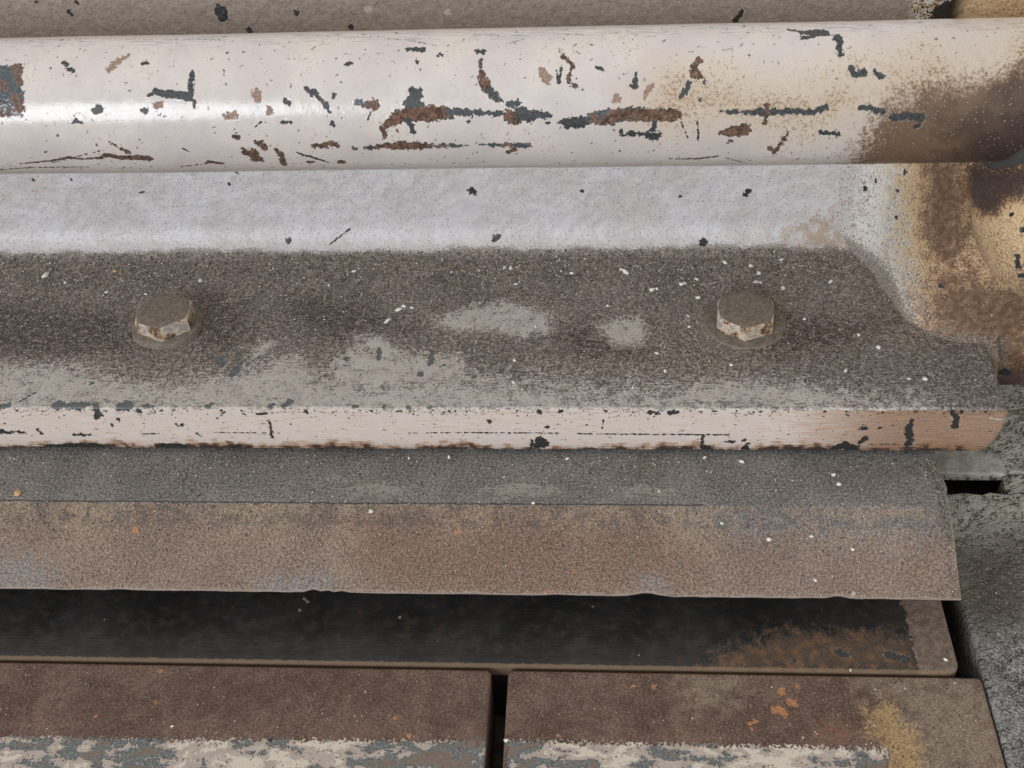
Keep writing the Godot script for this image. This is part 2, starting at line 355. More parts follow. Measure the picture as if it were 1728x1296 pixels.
const CRUMBS = [
	[-0.0305, 0.0000, -0.0726, 0.00080, 0, "flange"],
	[-0.0069, 0.0000, -0.0758, 0.00106, 0, "flange"],
	[-0.0042, 0.0000, -0.0749, 0.00132, 0, "flange"],
	[0.0229, 0.0000, -0.0712, 0.00104, 0, "flange"],
	[0.0463, -0.0000, -0.0718, 0.00181, 0, "flange"],
	[0.0445, 0.0000, -0.0735, 0.00104, 0, "flange"],
	[0.0575, 0.0000, -0.0592, 0.00152, 0, "flange"],
	[0.0596, 0.0000, -0.0600, 0.00102, 0, "flange"],
	[0.0704, 0.0000, -0.0628, 0.00127, 0, "flange"],
	[0.0383, 0.0000, -0.0484, 0.00088, 0, "flange"],
	[0.0003, 0.0000, -0.0138, 0.00097, 0, "flange"],
	[0.0004, 0.0000, -0.0007, 0.00095, 0, "flange"],
	[0.0082, 0.0000, -0.0349, 0.00075, 0, "flange"],
	[0.0902, 0.0000, -0.0782, 0.00129, 0, "flange"],
	[0.1151, 0.0000, -0.0800, 0.00103, 0, "flange"],
	[0.1013, 0.0000, -0.0755, 0.00128, 0, "flange"],
	[0.1043, 0.0000, -0.0703, 0.00127, 0, "flange"],
	[0.0770, 0.0000, -0.0664, 0.00102, 0, "flange"],
	[0.1024, 0.0000, -0.0641, 0.00126, 0, "flange"],
	[0.1042, 0.0000, -0.0637, 0.00101, 0, "flange"],
	[0.1133, 0.0000, -0.0599, 0.00125, 0, "flange"],
	[0.1342, 0.0000, -0.0642, 0.00125, 0, "flange"],
	[0.0769, 0.0000, -0.0537, 0.00125, 0, "flange"],
	[0.0719, 0.0000, -0.0415, 0.00074, 0, "flange"],
	[0.0720, 0.0000, -0.0346, 0.00098, 0, "flange"],
	[0.1197, 0.0000, -0.0393, 0.00097, 0, "flange"],
	[0.1402, -0.0000, -0.0291, 0.00095, 0, "flange"],
	[0.0872, 0.0000, -0.0108, 0.00094, 0, "flange"],
	[0.1316, 0.0000, -0.0072, 0.00115, 0, "flange"],
	[0.1553, 0.0000, -0.0027, 0.00091, 0, "flange"],
	[0.1614, 0.0000, -0.0027, 0.00136, 0, "flange"],
	[0.1467, 0.0000, -0.0213, 0.00140, 0, "flange"],
	[-0.2157, 0.0000, -0.0719, 0.00195, 0, "flange"],
	[-0.1431, 0.0000, -0.0673, 0.00136, 0, "flange"],
	[-0.1837, 0.0000, -0.0595, 0.00108, 0, "flange"],
	[-0.1655, 0.0000, -0.0581, 0.00081, 0, "flange"],
	[-0.0455, 0.0000, -0.0478, 0.00103, 0, "flange"],
	[-0.0512, 0.0000, -0.0462, 0.00154, 0, "flange"],
	[-0.0492, 0.0000, -0.0486, 0.00129, 0, "flange"],
	[-0.0547, 0.0000, -0.0391, 0.00178, 0, "flange"],
	[-0.0746, 0.0000, -0.0735, 0.00107, 0, "flange"],
	[-0.0016, 0.0000, -0.0638, 0.00078, 0, "flange"],
	[0.0717, -0.0000, -0.0636, 0.00102, 0, "flange"],
	[0.0608, 0.0000, -0.0073, 0.00094, 0, "flange"],
	[0.0478, 0.0000, 0.0024, 0.00070, 0, "flange"],
	[0.0579, 0.0000, -0.0180, 0.00096, 0, "flange"],
	[-0.0842, 0.0000, -0.0637, 0.00080, 0, "flange"],
	[-0.2050, 0.0000, -0.0665, 0.00083, 0, "flange"],
	[-0.1845, 0.0000, -0.0746, 0.00111, 1, "flange"],
	[-0.2094, 0.0000, -0.0593, 0.00068, 1, "flange"],
	[0.0787, 0.0000, -0.0133, 0.00059, 1, "flange"],
	[-0.0258, 0.0000, -0.0738, 0.00066, 1, "flange"],
	[0.0909, -0.0265, 0.0171, 0.00117, 0, "strip"],
	[0.0766, -0.0265, 0.0150, 0.00094, 0, "strip"],
	[0.1259, -0.0265, 0.0239, 0.00114, 0, "strip"],
	[0.1272, -0.0265, 0.0289, 0.00113, 0, "strip"],
	[0.0090, -0.0265, 0.0397, 0.00092, 0, "strip"],
	[-0.0543, -0.0279, 0.0433, 0.00117, 0, "strip"],
	[0.0218, -0.0265, 0.0159, 0.00095, 0, "strip"],
	[0.0578, -0.0265, 0.0331, 0.00069, 0, "strip"],
	[-0.0423, -0.0265, 0.0160, 0.00073, 0, "strip"],
	[0.0811, -0.0294, 0.0466, 0.00090, 0, "strip"],
	[0.0984, -0.0320, 0.0522, 0.00111, 0, "strip"],
	[0.1144, -0.0314, 0.0510, 0.00088, 0, "strip"],
	[0.1294, -0.0335, 0.0554, 0.00088, 0, "strip"],
	[0.1146, -0.0385, 0.0662, 0.00087, 0, "strip"],
	[-0.0260, -0.0265, 0.0152, 0.00097, 0, "strip"],
	[-0.1984, -0.0265, 0.0365, 0.00196, 1, "strip"],
	[0.1420, -0.0265, 0.0394, 0.00067, 1, "strip"],
	[0.0567, -0.0265, 0.0190, 0.00070, 1, "strip"],
	[0.1624, -0.0600, 0.0856, 0.00086, 0, "plate"],
	[0.1269, -0.0600, 0.0908, 0.00065, 0, "plate"],
	[0.0011, -0.0600, 0.1220, 0.00106, 0, "block"],
	[-0.1216, -0.0600, 0.1190, 0.00066, 0, "block"]]


var noise_tile := []            # equalised seamless noise, 1024 x 1024, values 0..1
var rng := RandomNumberGenerator.new()
var surfaces := {}              # painted surfaces by name
var job: Dictionary
var job_out := []


func _ready() -> void:
	rng.seed = 7
	set_camera()
	set_light()
	make_noise()
	paint("tube", 2048, 656, TUBE_MARKS)
	paint("wall", 2048, 704, WALL_MARKS)
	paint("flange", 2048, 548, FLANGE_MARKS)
	paint("strip", 2048, 300, STRIP_MARKS)
	paint("plate", 2048, 260, PLATE_MARKS)
	paint("block", 2048, 300, BLOCK_MARKS)
	paint("conc", 640, 1400, CONC_MARKS)
	paint("bracket", 900, 1240, BRACKET_MARKS)
	build_ground()
	build_housing()
	build_tube()
	build_strip()
	build_plate()
	build_blocks()
	build_bolts()
	build_crumbs()
	build_grit()


# ------------------------------------------------------------------ camera and light

func set_camera() -> void:
	var p := deg_to_rad(43.0)
	var a := deg_to_rad(3.85)
	var right := Vector3(cos(a), -sin(a) * sin(p), -sin(a) * cos(p))
	var up := Vector3(0, cos(p), -sin(p))
	var back := Vector3(sin(a), cos(a) * sin(p), cos(a) * cos(p))
	var cam := Camera3D.new()
	cam.name = "camera"
	cam.fov = 36.01
	cam.near = 0.01
	cam.far = 20.0
	cam.transform = Transform3D(Basis(right, up, back), back * 0.47)
	add_child(cam)
	cam.current = true


func set_light() -> void:
	var sky_mat := ProceduralSkyMaterial.new()
	sky_mat.sky_top_color = Color(0.875, 0.867, 0.855)
	sky_mat.sky_horizon_color = Color(0.875, 0.885, 0.90)
	sky_mat.sky_curve = 0.2
	sky_mat.ground_bottom_color = Color(0.46, 0.46, 0.46)
	sky_mat.ground_horizon_color = Color(0.64, 0.65, 0.66)
	sky_mat.sun_angle_max = 1.0
	var sky := Sky.new()
	sky.sky_material = sky_mat
	var env := Environment.new()
	env.background_mode = Environment.BG_SKY
	env.sky = sky
	env.background_energy_multiplier = 0.88
	env.tonemap_mode = Environment.TONE_MAPPER_LINEAR
	env.tonemap_exposure = 1.25
	env.sdfgi_enabled = true
	env.ssao_enabled = true
	env.ssil_enabled = true
	var we := WorldEnvironment.new()
	we.name = "environment"
	we.environment = env
	add_child(we)
	var sun := DirectionalLight3D.new()
	sun.name = "sun"
	sun.light_energy = 0.5
	sun.light_angular_distance = 27.0
	sun.light_color = Color(0.93, 0.965, 1.0)
	sun.shadow_enabled = true
	add_child(sun)
	sun.look_at_from_position(Vector3(-0.43, 0.29, 0.855), Vector3.ZERO)


# ------------------------------------------------------------------ noise and painting

func noise_image(kind: int, freq: float, octaves: int, s: int, w := 1024) -> PackedFloat32Array:
	var n := FastNoiseLite.new()
	n.noise_type = kind
	n.seed = s
	n.frequency = freq
	n.fractal_type = FastNoiseLite.FRACTAL_FBM if octaves > 1 else FastNoiseLite.FRACTAL_NONE
	n.fractal_octaves = octaves
	n.fractal_gain = 0.55
	if kind == FastNoiseLite.TYPE_CELLULAR:
		n.cellular_return_type = FastNoiseLite.RETURN_DISTANCE
	var im := n.get_seamless_image(w, 1024, false, false, 0.12)
	im.convert(Image.FORMAT_RF)
	if w != 1024:
		im.resize(1024, 1024, Image.INTERPOLATE_CUBIC)
	var raw := im.get_data().to_float32_array()
	var hist := PackedFloat32Array()
	hist.resize(1025)
	hist.fill(0.0)
	for k in range(0, raw.size(), 7):
		hist[clampi(int(raw[k] * 1023.0), 0, 1023)] += 1.0
	var total := 0.0
	for k in 1024:
		total += hist[k]
	var run := 0.0
	for k in 1025:
		var had: float = hist[k]
		hist[k] = run / total
		run += had
	for k in raw.size():
		var f: float = clampf(raw[k], 0.0, 0.999) * 1023.0
		var b := int(f)
		raw[k] = lerpf(hist[b], hist[b + 1], f - b)
	return raw


func make_noise() -> void:
	noise_tile = [
		noise_image(FastNoiseLite.TYPE_SIMPLEX_SMOOTH, 0.16, 3, 11),      # 0 grain, about 1.5 mm
		noise_image(FastNoiseLite.TYPE_SIMPLEX_SMOOTH, 0.030, 5, 12),     # 1 patches, about 8 mm
		noise_image(FastNoiseLite.TYPE_SIMPLEX_SMOOTH, 0.006, 6, 13),     # 2 clouds, about 40 mm
		noise_image(FastNoiseLite.TYPE_CELLULAR, 0.11, 1, 14),            # 3 specks
		noise_image(FastNoiseLite.TYPE_SIMPLEX_SMOOTH, 0.45, 2, 15),      # 4 fine grain, about half a millimetre
		noise_image(FastNoiseLite.TYPE_SIMPLEX_SMOOTH, 0.10, 4, 16, 128), # 5 streaks along the length
	]


func seg_dist(px: float, py: float, q: Array, r0: float) -> float:
	# distance to a stroke of changing half-width, minus that half-width
	var best := 1e9
	if q.size() == 3:
		return sqrt((px - q[0]) * (px - q[0]) + (py - q[1]) * (py - q[1])) - q[2] * r0
	for k in range(0, q.size() - 3, 3):
		var ax: float = q[k]
		var ay: float = q[k + 1]
		var bx: float = q[k + 3] - ax
		var by: float = q[k + 4] - ay
		var l2 := maxf(bx * bx + by * by, 1e-6)
		var t := clampf(((px - ax) * bx + (py - ay) * by) / l2, 0.0, 1.0)
		var dx := px - ax - bx * t
		var dy := py - ay - by * t
		var w: float = lerpf(q[k + 2], q[k + 5], t)
		best = minf(best, sqrt(dx * dx + dy * dy) - w * r0)
	return best


func poly_dist(px: float, py: float, q: Array) -> float:
	var best := 1e9
	var inside := false
	var n := q.size() / 2
	for k in n:
		var ax: float = q[k * 2]
		var ay: float = q[k * 2 + 1]
		var m := ((k + 1) % n) * 2
		var bx: float = q[m]
		var by: float = q[m + 1]
		var ex := bx - ax
		var ey := by - ay
		var t := clampf(((px - ax) * ex + (py - ay) * ey) / maxf(ex * ex + ey * ey, 1e-6), 0.0, 1.0)
		var dx := px - ax - ex * t
		var dy := py - ay - ey * t
		best = minf(best, dx * dx + dy * dy)
		if (ay > py) != (by > py) and px < ex * (py - ay) / ey + ax:
			inside = not inside
	return -sqrt(best) if inside else sqrt(best)


func lay_marks(w: int, h: int, marks: Array) -> Array:
	# chips as a map of kinds with ragged edges; stains, and contact shadow painted by the bolts, as coarse fields A..D
	var kind := PackedByteArray()
	kind.resize(w * h)
	var cw := (w >> 2) + 1
	var ch := (h >> 2) + 1
	var zones := []
	for z in 5:
		var f := PackedFloat32Array()
		f.resize(cw * ch)
		f.fill(0.0)
		zones.append(f)
	var n0: PackedFloat32Array = noise_tile[0]
	var n1: PackedFloat32Array = noise_tile[1]
	var n3: PackedFloat32Array = noise_tile[3]
	for m in marks:
		var q: Array = m[3]
		var lo := Vector2(1e9, 1e9)
		var hi := Vector2(-1e9, -1e9)
		var step := 3 if m[0] == 0 else 2
		var grow: float = m[2] + 1.2
		for k in range(0, q.size(), step):
			var e: float = q[k + 2] if step == 3 else 0.0
			lo = lo.min(Vector2(q[k] - e, q[k + 1] - e))
			hi = hi.max(Vector2(q[k] + e, q[k + 1] + e))
		lo -= Vector2(grow, grow)
		hi += Vector2(grow, grow)
		if m[1] >= 20:
			var f: PackedFloat32Array = zones[m[1] - 20]
			var cell := TEXEL * 4.0
			for j in range(maxi(0, int(lo.y / cell)), mini(ch, int(hi.y / cell) + 1)):
				for i in range(maxi(0, int(lo.x / cell)), mini(cw, int(hi.x / cell) + 1)):
					var d := poly_dist((i + 0.5) * cell, (j + 0.5) * cell, q)
					var v: float = clampf(0.5 - d / (2.0 * m[2]), 0.0, 1.0)
					f[j * cw + i] = maxf(f[j * cw + i], v)
			zones[m[1] - 20] = f
			continue
		for j in range(maxi(0, int(lo.y / TEXEL)), mini(h, int(hi.y / TEXEL) + 1)):
			for i in range(maxi(0, int(lo.x / TEXEL)), mini(w, int(hi.x / TEXEL) + 1)):
				var at := ((j & 1023) << 10) | (i & 1023)
				var rough: float = (n0[at] - 0.5) * 0.42 + (n1[(((j * 3 + 77) & 1023) << 10) | ((i * 3) & 1023)] - 0.5) * 1.2 + (n3[(((j * 2) & 1023) << 10) | ((i * 2) & 1023)] - 0.5) * 0.35
				var px := i * TEXEL
				var py := j * TEXEL
				var d: float
				if m[0] == 0:
					d = seg_dist(px, py, q, 1.0)
					d += rough * (0.42 if q[2] < 0.35 else 0.8)
				else:
					d = poly_dist(px, py, q) + rough
				if d < 0.0:
					kind[j * w + i] = 1 if m[1] == 2 and d > -0.28 and rough > -0.15 else m[1]
				elif d < 0.22 and m[1] < 5 and kind[j * w + i] == 0 and rough < 0.1:
					kind[j * w + i] = 10
	return [kind, zones, cw]


func paint(called: String, w: int, h: int, marks: Array) -> void:
	var laid := lay_marks(w, h, marks)
	job = {"called": called, "w": w, "h": h, "kind": laid[0], "zones": laid[1], "cw": laid[2]}
	var bands := 8
	job_out = []
	job_out.resize(bands)
	var rows := int(ceil(float(h) / bands))
	job["rows"] = rows
	var id := WorkerThreadPool.add_group_task(paint_band, bands)
	WorkerThreadPool.wait_for_group_task_completion(id)
	var col := PackedByteArray()
	var hgt := PackedFloat32Array()
	var rgh := PackedByteArray()
	for b in bands:
		col.append_array(job_out[b][0])
		hgt.append_array(job_out[b][1])
		rgh.append_array(job_out[b][2])
	var mat := StandardMaterial3D.new()
	mat.resource_name = called + "_surface"
	mat.albedo_texture = ImageTexture.create_from_image(Image.create_from_data(w, h, false, Image.FORMAT_RGB8, col))
	mat.roughness = 1.0
	mat.roughness_texture = ImageTexture.create_from_image(Image.create_from_data(w, h, false, Image.FORMAT_L8, rgh))
	mat.roughness_texture_channel = BaseMaterial3D.TEXTURE_CHANNEL_RED
	mat.heightmap_enabled = true
	mat.heightmap_scale = 0.1
	mat.heightmap_texture = ImageTexture.create_from_image(Image.create_from_data(w, h, false, Image.FORMAT_RF, hgt.to_byte_array()))
	surfaces[called] = {"material": mat, "w": w * TEXEL, "h": h * TEXEL, "zones": laid[1], "cw": laid[2]}


func paint_band(b: int) -> void:
	var w: int = job.w
	var h: int = job.h
	var j0: int = b * int(job.rows)
	var j1: int = mini(h, j0 + int(job.rows))
	var n0: PackedFloat32Array = noise_tile[0]
	var n1: PackedFloat32Array = noise_tile[1]
	var n2: PackedFloat32Array = noise_tile[2]
	var n3: PackedFloat32Array = noise_tile[3]
	var n4: PackedFloat32Array = noise_tile[4]
	var n5: PackedFloat32Array = noise_tile[5]
	var kinds: PackedByteArray = job.kind
	var za: PackedFloat32Array = job.zones[0]
	var zb: PackedFloat32Array = job.zones[1]
	var zc: PackedFloat32Array = job.zones[2]
	var zd: PackedFloat32Array = job.zones[3]
	var ze: PackedFloat32Array = job.zones[4]
	var cw: int = job.cw
	var called: String = job.called
	var count := maxi(0, j1 - j0) * w
	var col := PackedByteArray()
	col.resize(count * 3)
	var hgt := PackedFloat32Array()
	hgt.resize(count)
	var rgh := PackedByteArray()
	rgh.resize(count)
	var o := 0
	var shift := called.length() * 131
	for j in range(j0, j1):
		var s := j * TEXEL
		for i in w:
			var at := (((j + shift) & 1023) << 10) | ((i + shift) & 1023)
			var at2 := (((j * 2 + 501 + shift) & 1023) << 10) | ((i * 2 + 333) & 1023)
			var g0: float = n0[at]                 # grain
			var g1: float = n1[at]                 # patches
			var g2: float = n2[at]                 # clouds
			var g4: float = n4[at2]                # fine grain
			var g1b: float = n1[at2]               # patches half as large
			var zi := ((j + int(g0 * 6.0)) >> 2) * cw + ((i + int(g1b * 6.0)) >> 2)
			zi = mini(zi, za.size() - 1)
			var a: float = za[zi]
			var bb: float = zb[zi]
			var cc: float = zc[zi]
			var dd: float = zd[zi]
			var k: int = kinds[j * w + i]
			var c: Vector3
			var hh := 0.0
			var ro := 0.5
			match called:
				"tube":
					c = Vector3(205, 194, 187) + Vector3(5, 5, 3) * (g2 - 0.5) * 2.0 + Vector3(3, 3, 3) * (g1 - 0.5)
					hh = g1 * 0.035 + g0 * 0.006
					ro = 0.17 + g1 * 0.07
					var g3: float = n3[at]
					if g3 < 0.004:
						c = c.lerp(Vector3(120, 108, 96), 0.55)
						hh -= 0.04
					# rubbed line along the top of the pipe
					var top := 1.0 - absf(s - 115.0) / 6.5
					if top > 0.0:
						var f: float = n5[(((j * 3 + 200) & 1023) << 10) | ((i) & 1023)]
						if f > 1.02 - top * 0.22:
							c = c.lerp(Vector3(128, 128, 124), 0.55)
					# ochre speckle and burnt brown stain
					var f4: float = n4[at]
					if n1[(((j * 2 + 820) & 1023) << 10) | ((i * 2 + 140) & 1023)] > 0.991 and g0 > 0.3:
						c = Vector3(92, 86, 80) + Vector3(40, 36, 34) * (f4 - 0.5)
						hh -= 0.12
						ro = 0.6
					var film := clampf(bb * 0.85 + (g2 - 0.5) * 0.4 * bb + (g1 - 0.5) * 0.25 * bb, 0.0, 0.8)
					c = c.lerp(Vector3(182, 160, 132) + Vector3(16, 14, 12) * (g0 - 0.5), film)
					ro = lerpf(ro, 0.45, film)
					var halo: float = bb * 0.9 - 0.15 + (g2 - 0.5) * 0.5 + (f4 - 0.5) * 0.45 + (g0 - 0.5) * 0.75 + (g1b - 0.5) * 0.25
					if halo > 0.5:
						c = c.lerp(Vector3(138, 108, 76), clampf((halo - 0.5) * 1.9, 0.0, 0.7))
						ro = 0.6
					var burn: float = a * 1.25 - 0.28 + (f4 - 0.5) * 0.22 + (g0 - 0.5) * 0.4 + (g2 - 0.5) * 0.35 + (g1b - 0.5) * 0.22
					if burn > 0.05:
						var t := clampf((burn - 0.05) * 1.75, 0.0, 0.95)
						c = c.lerp(Vector3(104, 80, 60) + Vector3(26, 23, 20) * (f4 - 0.5), t)
						ro = lerpf(ro, 0.58, t)
						hh += g0 * 0.03 * t
						var deep := clampf(cc * 1.2 + (g2 - 0.5) * 0.6 + (g1 - 0.5) * 0.3, 0.0, 1.0)
						c = c.lerp(Vector3(60, 46, 40) + Vector3(16, 14, 12) * (f4 - 0.5), deep * t)
						if g3 < 0.014 and g1 > 0.45:
							c = Vector3(190, 172, 146)
				"wall":
					c = Vector3(197, 190, 188) + Vector3(8, 12, 13) * (g2 - 0.5) + Vector3(8, 8, 7) * (g1 - 0.5)
					hh = g1 * 0.26 + g0 * 0.05 + g1b * 0.05 + g2 * 0.4
					ro = 0.42 + g1 * 0.12
					var g3: float = n3[at]
					if g3 < 0.05 and g1b > 0.35:
						c = c.lerp(Vector3(118, 108, 100), 0.6)
						hh -= 0.06
					var dust: float = a + (g1 - 0.5) * 0.35 + (g0 - 0.5) * 0.2
					if dust > 0.4:
						var t := clampf((dust - 0.4) * 2.2, 0.0, 0.85)
						c = c.lerp(Vector3(150, 134, 120) + Vector3(26, 25, 24) * (g4 - 0.5) + Vector3(18, 17, 16) * (g1b - 0.5), t)
						hh += (g0 * 0.12 + g1b * 0.10) * t
						ro = lerpf(ro, 0.85, t)
					var och: float = bb + (g1 - 0.5) * 0.7 + (g0 - 0.5) * 0.3
					if och > 0.45:
						c = c.lerp(Vector3(140, 114, 88), clampf((och - 0.45) * 0.9, 0.0, 0.6))
					# sand caught in the foot of the fillet
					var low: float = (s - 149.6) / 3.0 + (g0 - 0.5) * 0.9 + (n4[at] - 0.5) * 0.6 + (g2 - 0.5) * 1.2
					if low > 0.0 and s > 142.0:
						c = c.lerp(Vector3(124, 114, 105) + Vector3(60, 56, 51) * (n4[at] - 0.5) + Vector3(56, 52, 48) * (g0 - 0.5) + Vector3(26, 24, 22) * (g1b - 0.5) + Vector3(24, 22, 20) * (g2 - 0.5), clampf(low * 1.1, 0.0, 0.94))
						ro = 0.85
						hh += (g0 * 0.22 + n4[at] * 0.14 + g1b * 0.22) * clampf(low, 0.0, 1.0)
					if cc > 0.5:
						c = Vector3(214, 208, 196) + Vector3(14, 13, 12) * (g4 - 0.5)
						if g1b > 0.62:
							c = c.lerp(Vector3(190, 150, 104), 0.7)
						if g0 > 0.74:
							c = Vector3(44, 44, 44)
							hh -= 0.1
				"flange":
					var edge := 96.2
					if s < edge:
						# old paint under dirt and sand, with bolt contact shadow painted in
						c = Vector3(192, 184, 175) + Vector3(12, 12, 11) * (g1 - 0.5)
						hh = g1 * 0.05
						ro = 0.55
						var f: float = n5[(((j * 2 + 90) & 1023) << 10) | ((i * 2) & 1023)]
						var clean: float = bb * 0.95 + (g1b - 0.5) * 0.4 + (g0 - 0.5) * 0.4 + (f - 0.5) * 0.4 + (g1 - 0.5) * 0.35
						var t := 1.0 - clampf((clean - 0.12) * 1.25, 0.0, 0.9)
						var dirt := Vector3(130, 120, 110) + Vector3(14, 13, 12) * (g2 - 0.5) * 1.6
						dirt = dirt.lerp(Vector3(78, 68, 59), clampf(a * 0.85 + (g1 - 0.5) * 0.6 + (g2 - 0.5) * 0.4, 0.0, 0.85))  # darker dirt patches; beside the bolts they also carry painted contact shadow
						dirt = dirt.lerp(Vector3(112, 109, 108), clampf(cc * 0.8 + (f - 0.5) * 0.5, 0.0, 0.75))
						var f4: float = n4[at]
						dirt += Vector3(52, 48, 43) * (f4 - 0.5) + Vector3(50, 47, 43) * (g0 - 0.5) + Vector3(22, 20, 18) * (g1b - 0.5)
						var speck: float = n3[(((j * 2 + 400) & 1023) << 10) | ((i * 2 + 91) & 1023)]
						if speck < 0.05:
							dirt = dirt.lerp(Vector3(176, 164, 146), 0.5)
						elif speck > 0.93:
							dirt = dirt.lerp(Vector3(58, 50, 44), 0.6)
						if n3[at] < 0.010 and g1 > 0.5:
							dirt = Vector3(170, 120, 70)
						c += Vector3(22, 21, 20) * (f4 - 0.5) + Vector3(16, 16, 15) * (g0 - 0.5)
						c = c.lerp(dirt, t)
						hh += (g0 * 0.22 + f4 * 0.14 + g1b * 0.22) * t
						ro = lerpf(ro, 0.92, t)
					else:
						c = Vector3(207, 192, 182) + Vector3(6, 6, 6) * (g1 - 0.5)
						hh = g1 * 0.02
						ro = 0.45
						var f: float = n5[(((j * 4 + 700) & 1023) << 10) | (i & 1023)]
						var rub: float = f + (g1 - 0.5) * 0.3 + dd * 0.6
						if rub > 0.7:
							c = c.lerp(Vector3(170, 134, 104), clampf((rub - 0.72) * 1.0, 0.0, 0.6))
						c = c.lerp(Vector3(138, 106, 84) + Vector3(44, 38, 34) * (f - 0.5) + Vector3(20, 18, 16) * (g0 - 0.5), clampf((dd - 0.3) * 1.25 + (f - 0.5) * 0.35 * dd, 0.0, 0.74))
						var top_chip: float = n1[(((j * 2 + 300) & 1023) << 10) | ((i * 2 + 77) & 1023)] + (g0 - 0.5) * 0.3 - (s - 96.2) * 0.055
						if top_chip > 0.9:
							c = Vector3(58, 52, 48)
							hh -= 0.12
						if n1[(((j * 4 + 30) & 1023) << 10) | ((i * 2 + 600) & 1023)] > 0.988:
							c = c.lerp(Vector3(70, 60, 54), 0.8)
							hh -= 0.08
						# oily grime crusted along the lower arris
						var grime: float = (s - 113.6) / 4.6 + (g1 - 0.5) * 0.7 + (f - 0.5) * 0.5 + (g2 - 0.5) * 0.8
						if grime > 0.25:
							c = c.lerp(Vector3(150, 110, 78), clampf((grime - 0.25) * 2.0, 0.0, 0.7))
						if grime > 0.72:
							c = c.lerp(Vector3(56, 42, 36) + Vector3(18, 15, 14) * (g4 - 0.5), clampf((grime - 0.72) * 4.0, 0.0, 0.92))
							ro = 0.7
						if absf(s - 96.7 - g1 * 1.3) < 0.25 and g0 > 0.5 and g2 > 0.35:
							c = c.lerp(Vector3(96, 72, 56), 0.6)
				"strip":
					var f: float = n5[(((j * 3 + 310) & 1023) << 10) | (i & 1023)]
					if s < 30.4:
						c = Vector3(118, 113, 109) + Vector3(16, 15, 14) * (g2 - 0.5)
						c += Vector3(70, 67, 62) * (n4[at] - 0.5) + Vector3(44, 43, 41) * (g0 - 0.5)
						c += Vector3(16, 15, 15) * (f - 0.5)
						if n3[at2] < 0.05:
							c = c.lerp(Vector3(186, 178, 160), 0.5)
						var worn: float = bb + (f - 0.5) * 0.6 + (g1b - 0.5) * 0.4
						if worn > 0.6:
							c = c.lerp(Vector3(158, 150, 140), 0.75)
						hh = g0 * 0.16 + n4[at] * 0.10 + f * 0.03
						ro = 0.88
						if absf(s - 29.5 - g1 * 0.4) < 0.3 and i < 1500:
							c = c.lerp(Vector3(52, 40, 34), 0.7)
							hh -= 0.15
					else:
						c = Vector3(130, 111, 98) + Vector3(12, 12, 12) * (g2 - 0.5)
						c = c.lerp(Vector3(118, 92, 78), clampf(a * 0.9 + (g1 - 0.5) * 0.5, 0.0, 0.75))
						c = c.lerp(Vector3(128, 122, 120), clampf(cc * 1.1 + (g1 - 0.5) * 0.6 - 0.1, 0.0, 0.8))
						var sand: float = g4 + (g2 - 0.5) * 0.3 - (s - 30.4) / 120.0
						c += Vector3(66, 60, 53) * (n4[at] - 0.5) + Vector3(40, 37, 33) * (g0 - 0.5)
						if sand > 0.86:
							c = c.lerp(Vector3(178, 156, 118), 0.6)
						if s < 39.0 and g1 + f * 0.5 > 0.85 and g4 < 0.55:
							c = c.lerp(Vector3(70, 70, 70), 0.55)
						hh = g0 * 0.12 + n4[at] * 0.09 + f * 0.02
						ro = 0.86
						var end: float = (s - 64.4) + (f - 0.5) * 1.2
						if end > 0.0:
							c = c.lerp(Vector3(156, 144, 134), 0.5)
							ro = 0.5
				"plate":
					var f: float = n5[(((j * 3 + 810) & 1023) << 10) | (i & 1023)]
					c = Vector3(44, 42, 41) + Vector3(12, 11, 11) * (g2 - 0.5) + Vector3(10, 10, 10) * (f - 0.5) + Vector3(12, 11, 10) * (g4 - 0.5)
					c = c.lerp(Vector3(74, 54, 44), clampf((g1 - 0.72) * 1.6, 0.0, 0.4))
					hh = f * 0.02 + g0 * 0.02
					ro = 0.34 + g1 * 0.16
					var rust: float = a * 1.2 - 0.2 + (g1b - 0.5) * 0.5 + (g0 - 0.5) * 0.35 + (g1 - 0.5) * 0.3
					if rust > 0.2:
						var t := clampf((rust - 0.1) * 0.95, 0.0, 0.75)
						c = c.lerp(Vector3(98, 76, 58).lerp(Vector3(130, 92, 62), clampf((g1 + g0 * 0.4 - 0.75) * 2.4, 0.0, 1.0)) + Vector3(34, 28, 22) * (g4 - 0.5), t)
						hh += (g0 * 0.06 + g1b * 0.06) * t
						ro = lerpf(ro, 0.9, t)
					if bb > 0.4:
						c = Vector3(112, 96, 84) + Vector3(52, 48, 44) * (g4 - 0.5) + Vector3(26, 24, 22) * (g1b - 0.5)
						hh += g4 * 0.10 + g1b * 0.10
						ro = 0.9
					if s > 54.9 + (g1b - 0.5) * 0.6:
						c = c.lerp(Vector3(122, 98, 74) + Vector3(30, 28, 26) * (g4 - 0.5), 0.75)
						ro = 0.8
				"block":
					c = Vector3(104, 82, 70) + Vector3(12, 11, 10) * (g2 - 0.5) * 1.4 + Vector3(14, 13, 12) * (g1 - 0.5)
					c = c.lerp(Vector3(138, 122, 106), clampf(dd * 0.9 + (g1 - 0.5) * 0.5, 0.0, 0.85) * clampf(dd * 4.0, 0.0, 1.0))
					c += Vector3(38, 34, 31) * (n4[at] - 0.5) + Vector3(28, 25, 23) * (g0 - 0.5)
					hh = g0 * 0.11 + n4[at] * 0.09
					ro = 0.88
					var yel: float = cc * 1.3 - 0.15 + (g1b - 0.5) * 0.3 + (g1 - 0.5) * 0.3 + (g0 - 0.5) * 0.2
					if yel > 0.35:
						c = c.lerp(Vector3(188, 154, 102) + Vector3(40, 38, 32) * (g0 - 0.5), clampf((yel - 0.1) * 0.75, 0.0, 0.62))
